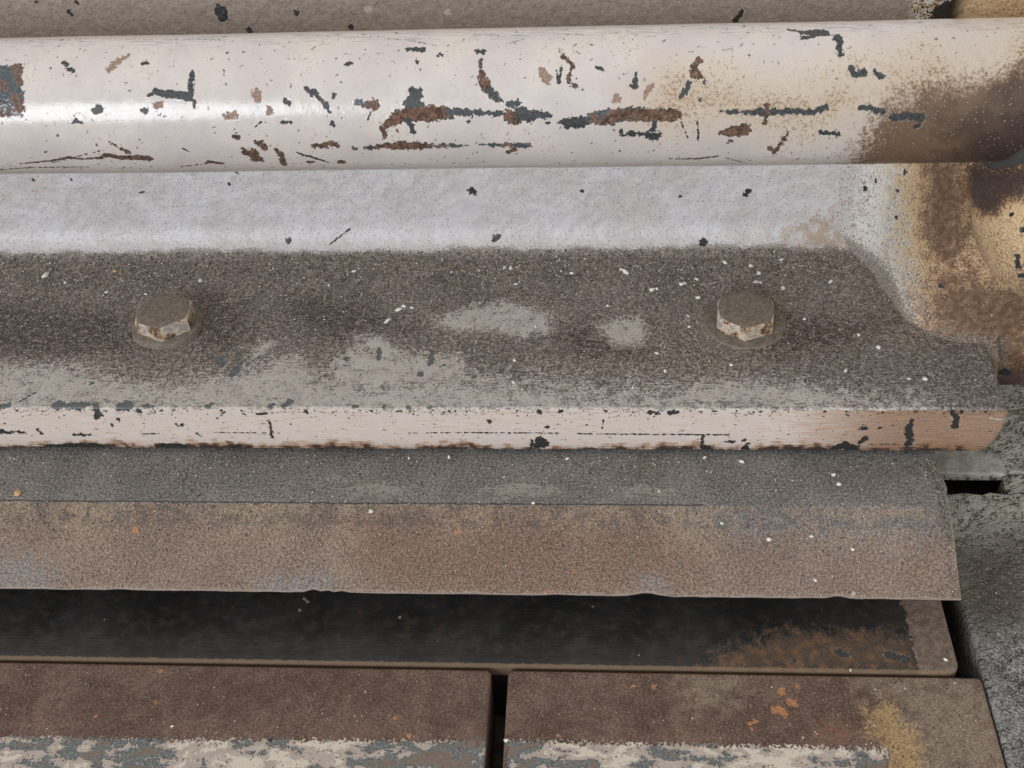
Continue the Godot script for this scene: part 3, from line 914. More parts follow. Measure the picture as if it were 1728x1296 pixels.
					var red: float = a * 1.2 + (g1b - 0.5) * 0.8
					if red > 0.6:
						c = c.lerp(Vector3(136, 92, 72), clampf((red - 0.5) * 1.0, 0.0, 0.5))
					var old: float = bb + (g0 - 0.5) * 0.5 + (g1b - 0.5) * 0.6
					if bb > 0.02 and old > 0.45:
						# flaking cream paint over slate primer
						var flake: float = n1[(((j + 640) & 1023) << 10) | (((i >> 1) + 211) & 1023)] * 0.8 + n1[(((j * 2 + 99) & 1023) << 10) | ((i * 2 + 450) & 1023)] * 0.2 + (g0 - 0.5) * 0.14 + (n2[(((j + 300) & 1023) << 10) | (((i >> 1) + 500) & 1023)] - 0.5) * 0.75 + (g4 - 0.5) * 0.06
						hh = 0.10 + g1 * 0.02
						ro = 0.5
						if flake > 0.5:
							c = Vector3(178, 163, 152) + Vector3(12, 12, 12) * (g1 - 0.5) + Vector3(10, 10, 10) * (g4 - 0.5)
							hh = 0.26
							if flake > 0.9:
								c = Vector3(206, 196, 180)
								hh = 0.32
						else:
							c = Vector3(106, 109, 108) + Vector3(34, 34, 34) * (g0 - 0.5) + Vector3(26, 26, 26) * (g4 - 0.5)
							if flake < 0.10:
								c = c.lerp(Vector3(128, 104, 88), 0.7)
				"conc":
					c = Vector3(168, 165, 155) + Vector3(26, 26, 24) * (g1 - 0.5) + Vector3(30, 30, 28) * (g4 - 0.5)
					hh = g1 * 0.5 + g0 * 0.3 + g1b * 0.3 + n4[at] * 0.2
					ro = 0.95
					var hole: float = g1b * 0.55 + g1 * 0.45 + (g0 - 0.5) * 0.6 + (n4[at] - 0.5) * 0.25
					if cc < 0.5:
						if hole < 0.42:
							c = c.lerp(Vector3(108, 110, 88), clampf((0.42 - hole) * 3.0, 0.0, 0.9))
							hh -= (0.42 - hole) * 0.8
						if hole < 0.2:
							c = c.lerp(Vector3(72, 72, 58), 0.6)
						c = c.lerp(Vector3(76, 69, 62) + Vector3(50, 46, 42) * (g4 - 0.5), clampf(a * 1.0 + (g1 - 0.5) * 0.3, 0.0, 0.9))
						c = c.lerp(Vector3(112, 110, 108) + Vector3(90, 88, 86) * (n4[at] - 0.5) + Vector3(70, 69, 67) * (g0 - 0.5) + Vector3(40, 40, 40) * (g1 - 0.5), clampf(bb * 1.3 - 0.2 + (g2 - 0.5) * 0.3, 0.0, 0.95))
						if n3[at] < 0.03:
							c = c.lerp(Vector3(200, 190, 168), 0.6)
					else:
						hh = g0 * 0.12 + g1 * 0.15
				"bracket":
					c = Vector3(210, 178, 138) + Vector3(16, 15, 14) * (g1 - 0.5) + Vector3(14, 14, 12) * (g4 - 0.5)
					hh = g1 * 0.30 + g0 * 0.14 + g1b * 0.16
					ro = 0.55 + g1 * 0.15
					c = c.lerp(Vector3(216, 209, 199), clampf(bb * 1.5 + (g1 - 0.5) * 0.8 * minf(1.0, bb * 4.0), 0.0, 1.0))
					var f4: float = n4[at]
					# lavender paint of the wall runs out here
					var xm := i * TEXEL
					var near_wall: float = clampf((20.0 - xm) / 11.0 + (g1b - 0.5) * 0.4 + (g1 - 0.5) * 0.3, 0.0, 1.0)
					c = c.lerp(Vector3(190, 183, 180) + Vector3(14, 13, 12) * (g1 - 0.5), near_wall)
					var brown: float = a * 1.1 - 0.12 + (g1 - 0.5) * 0.35 + (g0 - 0.5) * 0.5 + (f4 - 0.5) * 0.25 + (g2 - 0.5) * 0.3
					if brown > 0.08:
						c = c.lerp(Vector3(104, 76, 58) + Vector3(36, 31, 27) * (f4 - 0.5) + Vector3(28, 25, 22) * (g1b - 0.5), clampf((brown - 0.05) * 1.25, 0.0, 0.92))
					var dark_tone: float = maxf(cc, dd * 0.9) * 1.2 - 0.15 + (g1b - 0.5) * 0.25 + (g0 - 0.5) * 0.45 + (f4 - 0.5) * 0.25  # darker brown under the pipe and low on the right
					if dark_tone > 0.1:
						c = c.lerp(Vector3(140, 98, 62), clampf((dark_tone - 0.1) * 2.2, 0.0, 0.75))
					if dark_tone > 0.3:
						c = c.lerp(Vector3(66, 51, 46), clampf((dark_tone - 0.3) * 2.6, 0.0, 0.93))
					var pit: float = n3[at2]
					if pit < 0.10 and g1 > 0.3:
						c = c.lerp(Vector3(98, 68, 42), 0.65)
						hh -= 0.14
					if n1[at2] > 0.9 and g0 > 0.5:
						c = c.lerp(Vector3(112, 92, 72), 0.5)
					var sand: float = ze[zi] * 1.2 - 0.1 + (g0 - 0.5) * 0.7 + (f4 - 0.5) * 0.5 + (g1b - 0.5) * 0.3
					if sand > 0.3:
						var t := clampf((sand - 0.3) * 1.8, 0.0, 0.92)
						c = c.lerp(Vector3(128, 118, 108) + Vector3(60, 56, 51) * (f4 - 0.5) + Vector3(50, 47, 43) * (g0 - 0.5), t)
						hh += (g0 * 0.2 + f4 * 0.12) * t
						ro = lerpf(ro, 0.9, t)
			# paint chips, rust and scratches at their own places
			if k > 0:
				match k:
					1:
						c = Vector3(56, 57, 57) + Vector3(30, 30, 30) * (g0 - 0.5) + Vector3(14, 14, 14) * (g4 - 0.5)
						if called == "flange" and s < 96.0:
							c = Vector3(96, 98, 98) + Vector3(50, 50, 48) * (g4 - 0.5)
						hh -= 0.16
						ro = 0.5
					2:
						c = Vector3(98, 72, 57) + Vector3(44, 36, 30) * (g0 - 0.5) + Vector3(40, 32, 26) * (g1b - 0.5)
						hh += g0 * 0.10 - 0.22
						ro = 0.85
					3:
						if g1 + (g0 - 0.5) * 0.3 > 0.45:
							c = Vector3(108, 86, 75) + Vector3(40, 34, 30) * (g0 - 0.5)
							ro = 0.85
						else:
							c = Vector3(76, 83, 87) + Vector3(26, 26, 26) * (g0 - 0.5)
						hh += g0 * 0.08 - 0.2
					4:
						c = Vector3(44, 42, 40) + Vector3(20, 20, 20) * (g4 - 0.5)
						hh -= 0.18
						ro = 0.6
					5:
						c = Vector3(146, 122, 106) + Vector3(30, 28, 26) * (g0 - 0.5)
						hh += g0 * 0.05 - 0.12
						ro = 0.8
					6:
						if g0 > 0.3:
							c = c.lerp(Vector3(126, 128, 126), 0.65)
							hh -= 0.04
					7:
						c = c.lerp(Vector3(186, 128, 84) + Vector3(36, 30, 26) * (g0 - 0.5), 0.8)
						hh += 0.10
					10:
						c = c.lerp(Vector3(216, 206, 196), 0.35)
						hh += 0.07
					9:
						c = c.lerp(Vector3(204, 198, 188), 0.6)
						hh += 0.03
			col[o * 3] = clampi(int(c.x), 0, 255)
			col[o * 3 + 1] = clampi(int(c.y), 0, 255)
			col[o * 3 + 2] = clampi(int(c.z), 0, 255)
			hgt[o] = hh
			rgh[o] = clampi(int(ro * 255.0), 0, 255)
			o += 1
	job_out[b] = [col, hgt, rgh]


# ------------------------------------------------------------------ mesh helpers

func fold_u(x: float) -> float:
	# beyond the left end of the painted stretch the surface goes on mirrored
	var u := (x - ORIGIN_X) * 1000.0 / (2048 * TEXEL)
	return absf(u) if u < 0.0 else u


func fold_v(v: float) -> float:
	return clampf(v, 0.002, 10.0)


func add_grid(st: SurfaceTool, pts: Array, uvs: Array, cols: int) -> void:
	# pts: row after row of Vector3, cols to a row; normals from neighbours, turned outwards by winding
	var rows := pts.size() / cols
	for r in rows:
		for c in cols:
			var a: Vector3 = pts[r * cols + maxi(c - 1, 0)]
			var b: Vector3 = pts[r * cols + mini(c + 1, cols - 1)]
			var d: Vector3 = pts[maxi(r - 1, 0) * cols + c]
			var e: Vector3 = pts[mini(r + 1, rows - 1) * cols + c]
			var n := (e - d).cross(b - a).normalized()
			st.set_normal(n)
			st.set_uv(uvs[r * cols + c])
			st.add_vertex(pts[r * cols + c])


func grid_mesh(pts: Array, uvs: Array, cols: int) -> ArrayMesh:
	var st := SurfaceTool.new()
	st.begin(Mesh.PRIMITIVE_TRIANGLES)
	add_grid(st, pts, uvs, cols)
	var rows := pts.size() / cols
	for r in rows - 1:
		for c in cols - 1:
			var k := r * cols + c
			for t in [k, k + 1, k + cols, k + 1, k + cols + 1, k + cols]:
				st.add_index(t)
	return st.commit()


func xs_from(a: float, b: float, step: float) -> PackedFloat32Array:
	var out := PackedFloat32Array()
	var n := maxi(1, int(round((b - a) / step)))
	for k in n + 1:
		out.append(lerpf(a, b, float(k) / n))
	return out


func sweep(profile: Array, sv: Array, xs: PackedFloat32Array, tall: float, wave := 0.0) -> ArrayMesh:
	# profile: Vector2(z, y) running so that the outside lies to the left of travel seen along -x; sv: millimetres along it
	var pts := []
	var uvs := []
	var n := FastNoiseLite.new()
	n.seed = 5
	n.frequency = 14.0
	for x in xs:
		for k in profile.size():
			var p: Vector2 = profile[k]
			var w := n.get_noise_3d(x, p.y, p.x) * wave * clampf(p.y / 0.02, 0.0, 1.0) if wave > 0.0 else 0.0
			pts.append(Vector3(x, p.y + w, p.x + w))
			uvs.append(Vector2(fold_u(x), sv[k] / tall))
	return grid_mesh(pts, uvs, profile.size())


func cap(profile: Array, x: float, outward: float, tall: float) -> ArrayMesh:
	var flat := PackedVector2Array(profile)
	var tri := Geometry2D.triangulate_polygon(flat)
	var st := SurfaceTool.new()
	st.begin(Mesh.PRIMITIVE_TRIANGLES)
	for p in flat:
		st.set_normal(Vector3(outward, 0, 0))
		st.set_uv(Vector2(0.93 + p.x * 0.3, 0.5 - p.y * 2.0 * 0.2))
		st.add_vertex(Vector3(x, p.y, p.x))
	for k in range(0, tri.size(), 3):
		var a := flat[tri[k]]
		var b := flat[tri[k + 1]]
		var c := flat[tri[k + 2]]
		var turn := (b - a).cross(c - a)
		# (z, y) plane: counter-clockwise turn faces -x; front faces run clockwise
		if (turn > 0.0) == (outward > 0.0):
			st.add_index(tri[k]); st.add_index(tri[k + 1]); st.add_index(tri[k + 2])
		else:
			st.add_index(tri[k]); st.add_index(tri[k + 2]); st.add_index(tri[k + 1])
	return st.commit()


func joined(meshes: Array) -> ArrayMesh:
	var st := SurfaceTool.new()
	st.begin(Mesh.PRIMITIVE_TRIANGLES)
	for m in meshes:
		st.append_from(m, 0, Transform3D.IDENTITY)
	return st.commit()


func thing(called: String, label: String, category: String, at := Vector3.ZERO) -> Node3D:
	var o := Node3D.new()
	o.name = called
	o.position = at
	add_child(o, true)
	o.set_meta("label", label)
	o.set_meta("category", category)
	return o


func one(called: String, label: String, category: String, at := Vector3.ZERO) -> MeshInstance3D:
	# a thing that is a single mesh, its origin at its base
	var o := MeshInstance3D.new()
	o.name = called
	o.position = at
	add_child(o, true)
	o.set_meta("label", label)
	o.set_meta("category", category)
	return o


func solo(o: MeshInstance3D, mesh: ArrayMesh, mat: Material) -> void:
	var st := SurfaceTool.new()
	st.begin(Mesh.PRIMITIVE_TRIANGLES)
	st.append_from(mesh, 0, Transform3D(Basis.IDENTITY, -o.position))
	o.mesh = st.commit()
	o.material_override = mat


func part(called: String, mesh: Mesh, mat: Material, parent: Node3D, shift := Vector3.ZERO) -> MeshInstance3D:
	var o := MeshInstance3D.new()
	o.name = called
	o.mesh = mesh
	o.material_override = mat
	o.position = shift - parent.position if parent != self else shift
	parent.add_child(o, true)
	return o


func structure(called: String, mesh: Mesh, mat: Material) -> MeshInstance3D:
	var o := part(called, mesh, mat, self)
	o.set_meta("kind", "structure")
	return o


func plain(r: float, g: float, b: float, rough: float) -> StandardMaterial3D:
	var m := StandardMaterial3D.new()
	m.albedo_color = Color(r / 255.0, g / 255.0, b / 255.0)
	m.roughness = rough
	return m


func arc(cz: float, cy: float, r: float, from: float, to: float, n: int) -> Array:
	var out := []
	for k in n + 1:
		var t := deg_to_rad(lerpf(from, to, float(k) / n))
		out.append(Vector2(cz + cos(t) * r, cy + sin(t) * r))
	return out


func along(profile: Array, start: float) -> Array:
	var out := [start]
	for k in range(1, profile.size()):
		out.append(out[k - 1] + profile[k].distance_to(profile[k - 1]) * 1000.0)
	return out


func even(profile: Array, step: float) -> Array:
	var out := [profile[0]]
	for k in range(1, profile.size()):
		var a: Vector2 = profile[k - 1]
		var b: Vector2 = profile[k]
		var n := maxi(1, int(ceil(a.distance_to(b) / step)))
		for m in range(1, n + 1):
			out.append(a.lerp(b, float(m) / n))
	return out


# ------------------------------------------------------------------ the setting

func slab(x0: float, x1: float, z0: float, z1: float, top: float, bottom: float, round_by := 0.0015) -> ArrayMesh:
	# concrete piece with a softened arris; mapped from above
	var pts := []
	var uvs := []
	var prof := [Vector2(0, bottom - top), Vector2(0, -round_by), Vector2(round_by * 0.3, -round_by * 0.3), Vector2(round_by, 0)]
	var fine := 0.003 if x0 > 0.1 else 0.012
	var nx := mini(110, maxi(2, int((x1 - x0) / fine)))
	var nz := mini(110, maxi(2, int((z1 - z0) / fine)))
	var rough := FastNoiseLite.new()
	rough.seed = 21
	rough.frequency = 120.0
	rough.fractal_octaves = 3
	var gx := []
	var gz := []
	for e in prof:
		gx.append(Vector2(x0 + e.x, top + e.y))
		gz.append(Vector2(z0 + e.x, top + e.y))
	for k in range(1, nx):
		gx.append(Vector2(lerpf(x0 + round_by, x1 - round_by, float(k) / nx), top))
	for k in range(1, nz):
		gz.append(Vector2(lerpf(z0 + round_by, z1 - round_by, float(k) / nz), top))
	for k in prof.size():
		var e: Vector2 = prof[prof.size() - 1 - k]
		gx.append(Vector2(x1 - e.x, top + e.y))
		gz.append(Vector2(z1 - e.x, top + e.y))
	var s: Dictionary = surfaces["conc"]
	for pz in gz:
		for px in gx:
			var y := minf(px.y, pz.y)
			var jag := Vector3(rough.get_noise_2d(px.x, pz.x), rough.get_noise_2d(px.x + 3.0, pz.x), rough.get_noise_2d(px.x, pz.x + 3.0)) * 0.0011
			if y < top - 0.002 or absf(px.x - 0.1745) < 0.003:
				jag = Vector3.ZERO
			pts.append(Vector3(px.x, y, pz.x) + jag)
			var u: float = (px.x - 0.165 + (top - px.y)) * 1000.0 / s.w
			var v: float = (pz.x + 0.10 + (top - pz.y)) * 1000.0 / s.h
			u = absf(u)
			if u > 1.0:
				u = absf(2.0 - fmod(u, 2.0)) if fmod(u, 2.0) > 1.0 else fmod(u, 2.0)
			uvs.append(Vector2(u, v))
	return grid_mesh(pts, uvs, gx.size())


func build_ground() -> void:
	var bed := BoxMesh.new()
	bed.size = Vector3(3.0, 0.02, 3.0)
	var soil := plain(58, 52, 46, 0.95)
	var n := FastNoiseLite.new()
	n.frequency = 0.05
	var tex := NoiseTexture2D.new()
	tex.noise = n
	tex.seamless = true
	var g := Gradient.new()
	g.set_color(0, Color(0.20, 0.18, 0.16))
	g.set_color(1, Color(0.42, 0.39, 0.34))
	tex.color_ramp = g
	soil.albedo_color = Color.WHITE
	soil.albedo_texture = tex
	soil.uv1_triplanar = true
	soil.uv1_scale = Vector3(4, 4, 4)
	var o := structure("ground", bed, soil)
	o.position = Vector3(0, FLOOR_Y - 0.045, 0)
	var mat: Material = surfaces["conc"].material
	# concrete floor beside the machine, with a slot left open in it
	structure("concrete_floor", joined([
		slab(0.1745, 0.60, 0.0022, 0.60, FLOOR_Y, FLOOR_Y - 0.034),
		slab(0.1745, 0.1812, -0.0080, 0.0020, FLOOR_Y - 0.0005, FLOOR_Y - 0.034, 0.001),
		slab(0.2060, 0.60, -0.0080, 0.0020, FLOOR_Y - 0.0004, FLOOR_Y - 0.034, 0.001),
		slab(0.1745, 0.60, -0.0480, -0.0082, FLOOR_Y, FLOOR_Y - 0.004),
		slab(0.1745, 0.60, -0.60, -0.0482, FLOOR_Y, FLOOR_Y - 0.034),
		slab(-0.60, 0.1740, 0.2640, 0.60, FLOOR_Y, FLOOR_Y - 0.034)]), mat)


func build_housing() -> void:
	var wall: Dictionary = surfaces["wall"]
	var fl: Dictionary = surfaces["flange"]
	var body := thing("machine_foot", "cream painted cast machine foot with dusty bolted flange below the pipe rail", "machine foot", Vector3(0, 0, WALL_Z))
	# wall: back, top, face, fillet down to the flange
	var prof := [Vector2(WALL_Z - 0.03, -0.02), Vector2(WALL_Z - 0.03, WALL_TOP - 0.004), Vector2(WALL_Z - 0.026, WALL_TOP), Vector2(WALL_Z - 0.003, WALL_TOP), Vector2(WALL_Z, WALL_TOP - 0.003)]
	var down := even([Vector2(WALL_Z, WALL_TOP - 0.003), Vector2(WALL_Z, FILLET)], 0.006)
	var fil := arc(WALL_Z + FILLET, FILLET, FILLET, 180.0, 270.0, 8)
	prof.append_array(down.slice(1))
	prof.append_array(fil.slice(1))
	var sv := along(prof, 0.0)
	var base: float = sv[4] - 3.0
	for k in sv.size():
		sv[k] = absf(sv[k] - base)
	prof.reverse()
	sv.reverse()
	part("wall", sweep(prof, sv, xs_from(LEFT_END, 0.1685, 0.006), wall.h, 0.0006), wall.material, body)
	# flange: top, arris, lip, underside
	var fp := even([Vector2(WALL_Z + FILLET, 0.0), Vector2(FLANGE_FRONT - 0.0012, 0.0)], 0.008)
	fp.append_array(arc(FLANGE_FRONT - 0.0012, -0.0012, 0.0012, 90.0, 0.0, 3).slice(1))
	fp.append_array(even([Vector2(FLANGE_FRONT, -0.0012), Vector2(FLANGE_FRONT + 0.0004, -LIP * 0.62), Vector2(FLANGE_FRONT - 0.0005, -LIP + 0.002)], 0.005).slice(1))
	fp.append_array([Vector2(FLANGE_FRONT - 0.0025, -LIP), Vector2(0.0, -LIP - 0.0005), Vector2(WALL_Z - 0.028, -LIP - 0.0005), Vector2(WALL_Z - 0.028, -0.002), Vector2(WALL_Z + FILLET, -0.002)])
	var fsv := along(fp, 0.0)
	# the right end leans in towards its lower front corner
	var xs := xs_from(LEFT_END, 0.186, 0.006)
	var pts := []
	var uvs := []
	fp.reverse()
	fsv.reverse()
	var extra := [0.0015, 0.0028, 0.0036, 0.004]
	var shrink := [0.0, 0.0004, 0.0012, 0.0026]
	var wob := FastNoiseLite.new()
	wob.frequency = 20.0
	for q in xs.size() + extra.size():
		var x: float = xs[q] if q < xs.size() else 0.186 + extra[q - xs.size()]
		var inset: float = 0.0 if q < xs.size() else shrink[q - xs.size()]
		for k in fp.size():
			var p: Vector2 = fp[k]
			var px := x
			if x > 0.17 and p.x > -0.03:
				px -= (x - 0.17) / 0.02 * maxf(0.0, -p.y - 0.012) * 0.32
			var zz := p.x - (inset if p.x > 0.0 else 0.0)
			var yy := p.y - (inset if p.y > -0.001 else -inset)
			yy += wob.get_noise_2d(x, p.x) * 0.0006 * smoothstep(WALL_Z + FILLET, WALL_Z + FILLET + 0.02, p.x) if p.y > -0.001 else 0.0
			pts.append(Vector3(px, yy, zz))
			uvs.append(Vector2(fold_u(x), fsv[k] / fl.h))
	var top := grid_mesh(pts, uvs, fp.size())
	var endp := []
	for k in fp.size():
		endp.append(Vector2(pts[pts.size() - fp.size() + k].z, pts[pts.size() - fp.size() + k].y))
	var ends := cap(endp, 0.0, 1.0, fl.h)
	var et := MeshDataTool.new()
	et.create_from_surface(ends, 0)
	for v in et.get_vertex_count():
		et.set_vertex(v, pts[pts.size() - fp.size() + v])
	ends.clear_surfaces()
	et.commit_to_surface(ends)
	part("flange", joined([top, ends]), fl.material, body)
	part("end_bracket", bracket_mesh(), surfaces["bracket"].material, body)
	# post standing right of the joint at the end of the wall
	var pst := rounded_box(Vector3(0.09, 0.10, 0.05), 0.005)
	part("end_post", pst, surfaces["bracket"].material, body, Vector3(0.2175, 0.142, WALL_Z - 0.017))


func rounded_box(size: Vector3, r: float) -> ArrayMesh:
	# six faces on a common grid, pushed onto a rounded box; u, v follow the front like the bracket's
	var st := SurfaceTool.new()
	st.begin(Mesh.PRIMITIVE_TRIANGLES)
	var half := size * 0.5
	var n := 10
	var base := 0
	for face in 6:
		var ax := face / 2
		var sgn := 1.0 if face % 2 == 0 else -1.0
		var b := (ax + 1) % 3
		var c := (ax + 2) % 3
		for i in n + 1:
			for j in n + 1:
				var p := Vector3.ZERO
				var ti := ease_edge(float(i) / n)
				var tj := ease_edge(float(j) / n)
				p[ax] = sgn * half[ax]
				p[b] = lerpf(-half[b], half[b], ti)
				p[c] = lerpf(-half[c], half[c], tj)
				var core := p.clamp(-half + Vector3(r, r, r), half - Vector3(r, r, r))
				var d := (p - core)
				var nn := d.normalized() if d.length() > 1e-6 else Vector3(sgn if ax == 0 else 0.0, sgn if ax == 1 else 0.0, sgn if ax == 2 else 0.0)
				var q := core + nn * r
				st.set_normal(nn)
				st.set_uv(Vector2((q.x + 0.06) * 6.0, (0.05 - q.y + q.z * 0.8) * 3.4))
				st.add_vertex(q)
		for i in n:
			for j in n:
				var k := base + i * (n + 1) + j
				var t := [k, k + 1, k + n + 1, k + 1, k + n + 2, k + n + 1]
				if sgn < 0.0:
					t.reverse()
				for e in t:
					st.add_index(e)
		base += (n + 1) * (n + 1)
	return st.commit()


func ease_edge(t: float) -> float:
	return 0.5 - 0.5 * cos(t * PI)


func smooth_max(a: float, b: float, k: float) -> float:
	var h := maxf(k - absf(a - b), 0.0) / k
	return maxf(a, b) + h * h * k * 0.25


func bracket_field(x: float, y: float, z: float) -> float:
	var d1 := (x - 0.1575) * -0.9655 + (z + 0.0655) * 0.2603
	var d2 := z + 0.028
	var block := smooth_max(smooth_max(smooth_max(d1, d2, 0.022), y - 0.088, 0.02), -0.030 - y, 0.006)
	var lobe := Vector3(x - 0.2065, y - 0.0735, z + 0.014).length() - 0.0388
	var d := -smooth_max(-block, -lobe, 0.007)
	var socket := smooth_max(Vector2(y - TUBE_Y, z - TUBE_Z).length() - 0.031, 0.190 - x, 0.004)
	d = -smooth_max(-d, -socket, 0.008)
	var low := y + 0.0  # foot of the bracket flares onto the flange
	d = -smooth_max(-d, -maxf(z + 0.0953, y - 0.088), 0.020)
	if x < 0.195 and y < 0.012:
		d = -smooth_max(-d, -(low + 0.0012 + maxf(0.0, z + 0.020) * 2.0), 0.009)
	return smooth_max(d, x - 0.262, 0.006)


func bracket_mesh() -> ArrayMesh:
	var cell := 0.0024
	var lo := Vector3(0.137, -0.034, -0.1005)
	var nx := 54
	var ny := 78
	var nz := 56
	var f := PackedFloat32Array()
	f.resize(nx * ny * nz)
	for i in nx:
		for j in ny:
			for k in nz:
				f[(i * ny + j) * nz + k] = bracket_field(lo.x + i * cell, lo.y + j * cell, lo.z + k * cell)
	var st := SurfaceTool.new()
	st.begin(Mesh.PRIMITIVE_TRIANGLES)
	var index := {}
	var count := 0
	var bump := FastNoiseLite.new()
	bump.frequency = 60.0
	var s: Dictionary = surfaces["bracket"]
	for i in nx - 1:
		for j in ny - 1:
			for k in nz - 1:
				var sum := Vector3.ZERO
				var hits := 0
				var v := PackedFloat32Array()
				for q in 8:
					v.append(f[((i + (q & 1)) * ny + j + ((q >> 1) & 1)) * nz + k + (q >> 2)])
				var neg := 0
				for q in 8:
					neg += 1 if v[q] < 0.0 else 0
				if neg == 0 or neg == 8:
					continue
				for e in [[0, 1], [2, 3], [4, 5], [6, 7], [0, 2], [1, 3], [4, 6], [5, 7], [0, 4], [1, 5], [2, 6], [3, 7]]:
					var a: int = e[0]
					var b: int = e[1]
					if (v[a] < 0.0) != (v[b] < 0.0):
						var t := v[a] / (v[a] - v[b])
						sum += Vector3(a & 1, (a >> 1) & 1, a >> 2).lerp(Vector3(b & 1, (b >> 1) & 1, b >> 2), t)
						hits += 1
				var p := lo + (Vector3(i, j, k) + sum / hits) * cell
				var e2 := 0.0008
				var g := Vector3(bracket_field(p.x + e2, p.y, p.z) - bracket_field(p.x - e2, p.y, p.z), bracket_field(p.x, p.y + e2, p.z) - bracket_field(p.x, p.y - e2, p.z), bracket_field(p.x, p.y, p.z + e2) - bracket_field(p.x, p.y, p.z - e2)).normalized()
				p += g * bump.get_noise_3dv(p) * 0.0008
				st.set_normal(g)
				st.set_uv(Vector2((p.x - 0.135 + (p.z + 0.094) * 0.6) * 1000.0 / s.w, (0.2 - p.y + (p.z + 0.094) * 0.35) * 1000.0 / s.h))
				st.add_vertex(p)
				index[(i * ny + j) * nz + k] = count
				count += 1
	for i in range(1, nx - 1):
		for j in range(1, ny - 1):
			for k in range(1, nz - 1):
				var here: float = f[(i * ny + j) * nz + k]
				for ax in 3:
					var there: float = f[((i + (1 if ax == 0 else 0)) * ny + j + (1 if ax == 1 else 0)) * nz + k + (1 if ax == 2 else 0)]
					if (here < 0.0) == (there < 0.0):
						continue
					var b1 := [0, 0, 0]
					var b2 := [0, 0, 0]
					b1[(ax + 1) % 3] = -1
					b2[(ax + 2) % 3] = -1
					var q0: int = index.get((i * ny + j) * nz + k, -1)
					var q1: int = index.get(((i + b1[0]) * ny + j + b1[1]) * nz + k + b1[2], -1)
					var q2: int = index.get(((i + b1[0] + b2[0]) * ny + j + b1[1] + b2[1]) * nz + k + b1[2] + b2[2], -1)
					var q3: int = index.get(((i + b2[0]) * ny + j + b2[1]) * nz + k + b2[2], -1)
					if q0 < 0 or q1 < 0 or q2 < 0 or q3 < 0:
						continue
					var order := [q0, q1, q2, q0, q2, q3]
					if here < 0.0:
						order.reverse()
					for t in order:
						st.add_index(t)
	return st.commit()


# ------------------------------------------------------------------ the things

func build_tube() -> void:
	var s: Dictionary = surfaces["tube"]
	var rail := thing("pipe_rail", "cream painted steel pipe rail with rusty chips above the flange", "pipe rail", Vector3(0, TUBE_Y - TUBE_R, TUBE_Z))
	var pts := []
	var uvs := []
	var around := 72
	var n := FastNoiseLite.new()
	n.frequency = 9.0
	var xs := xs_from(LEFT_END, 0.205, 0.006)
	for x in xs:
		for k in around + 1:
			var t := -PI + TAU * k / around
			var r := TUBE_R + n.get_noise_2d(x, sin(t) * 0.05) * 0.00025
			pts.append(Vector3(x, TUBE_Y + sin(t) * r, TUBE_Z + cos(t) * r))
			uvs.append(Vector2(fold_u(x), float(k) / around * TAU * TUBE_R * 1000.0 / s.h))
	var disc := []
	for k in around:
		var t := TAU * k / around
		disc.append(Vector2(TUBE_Z + cos(t) * TUBE_R, TUBE_Y + sin(t) * TUBE_R))
	part("pipe", joined([grid_mesh(pts, uvs, around + 1), cap(disc, LEFT_END, -1.0, s.h)]), s.material, rail)
	# weld bead where the pipe enters the bracket
	var ring := []
	var ruv := []
	for i in 49:
		var a := TAU * i / 48.0
		for k in 9:
			var b := TAU * k / 8.0
			var rr := 0.0036 + n.get_noise_2d(cos(a) * 0.3, sin(a) * 0.3 + 4.0) * 0.0008
			var rad := TUBE_R - 0.0002 + cos(b) * rr
			var x := 0.1845 - sin(b) * rr * 1.5 + sin(a) * 0.0115
			ring.append(Vector3(x, TUBE_Y + sin(a) * rad, TUBE_Z + cos(a) * rad))
			ruv.append(Vector2(i / 48.0 * 3.0, k / 8.0))
	var weld := plain(70, 70, 66, 0.7)
	weld.heightmap_enabled = true
	weld.heightmap_scale = 0.03
	weld.heightmap_texture = surfaces["bracket"].material.heightmap_texture
	part("weld_bead", grid_mesh(ring, ruv, 9), weld, rail)


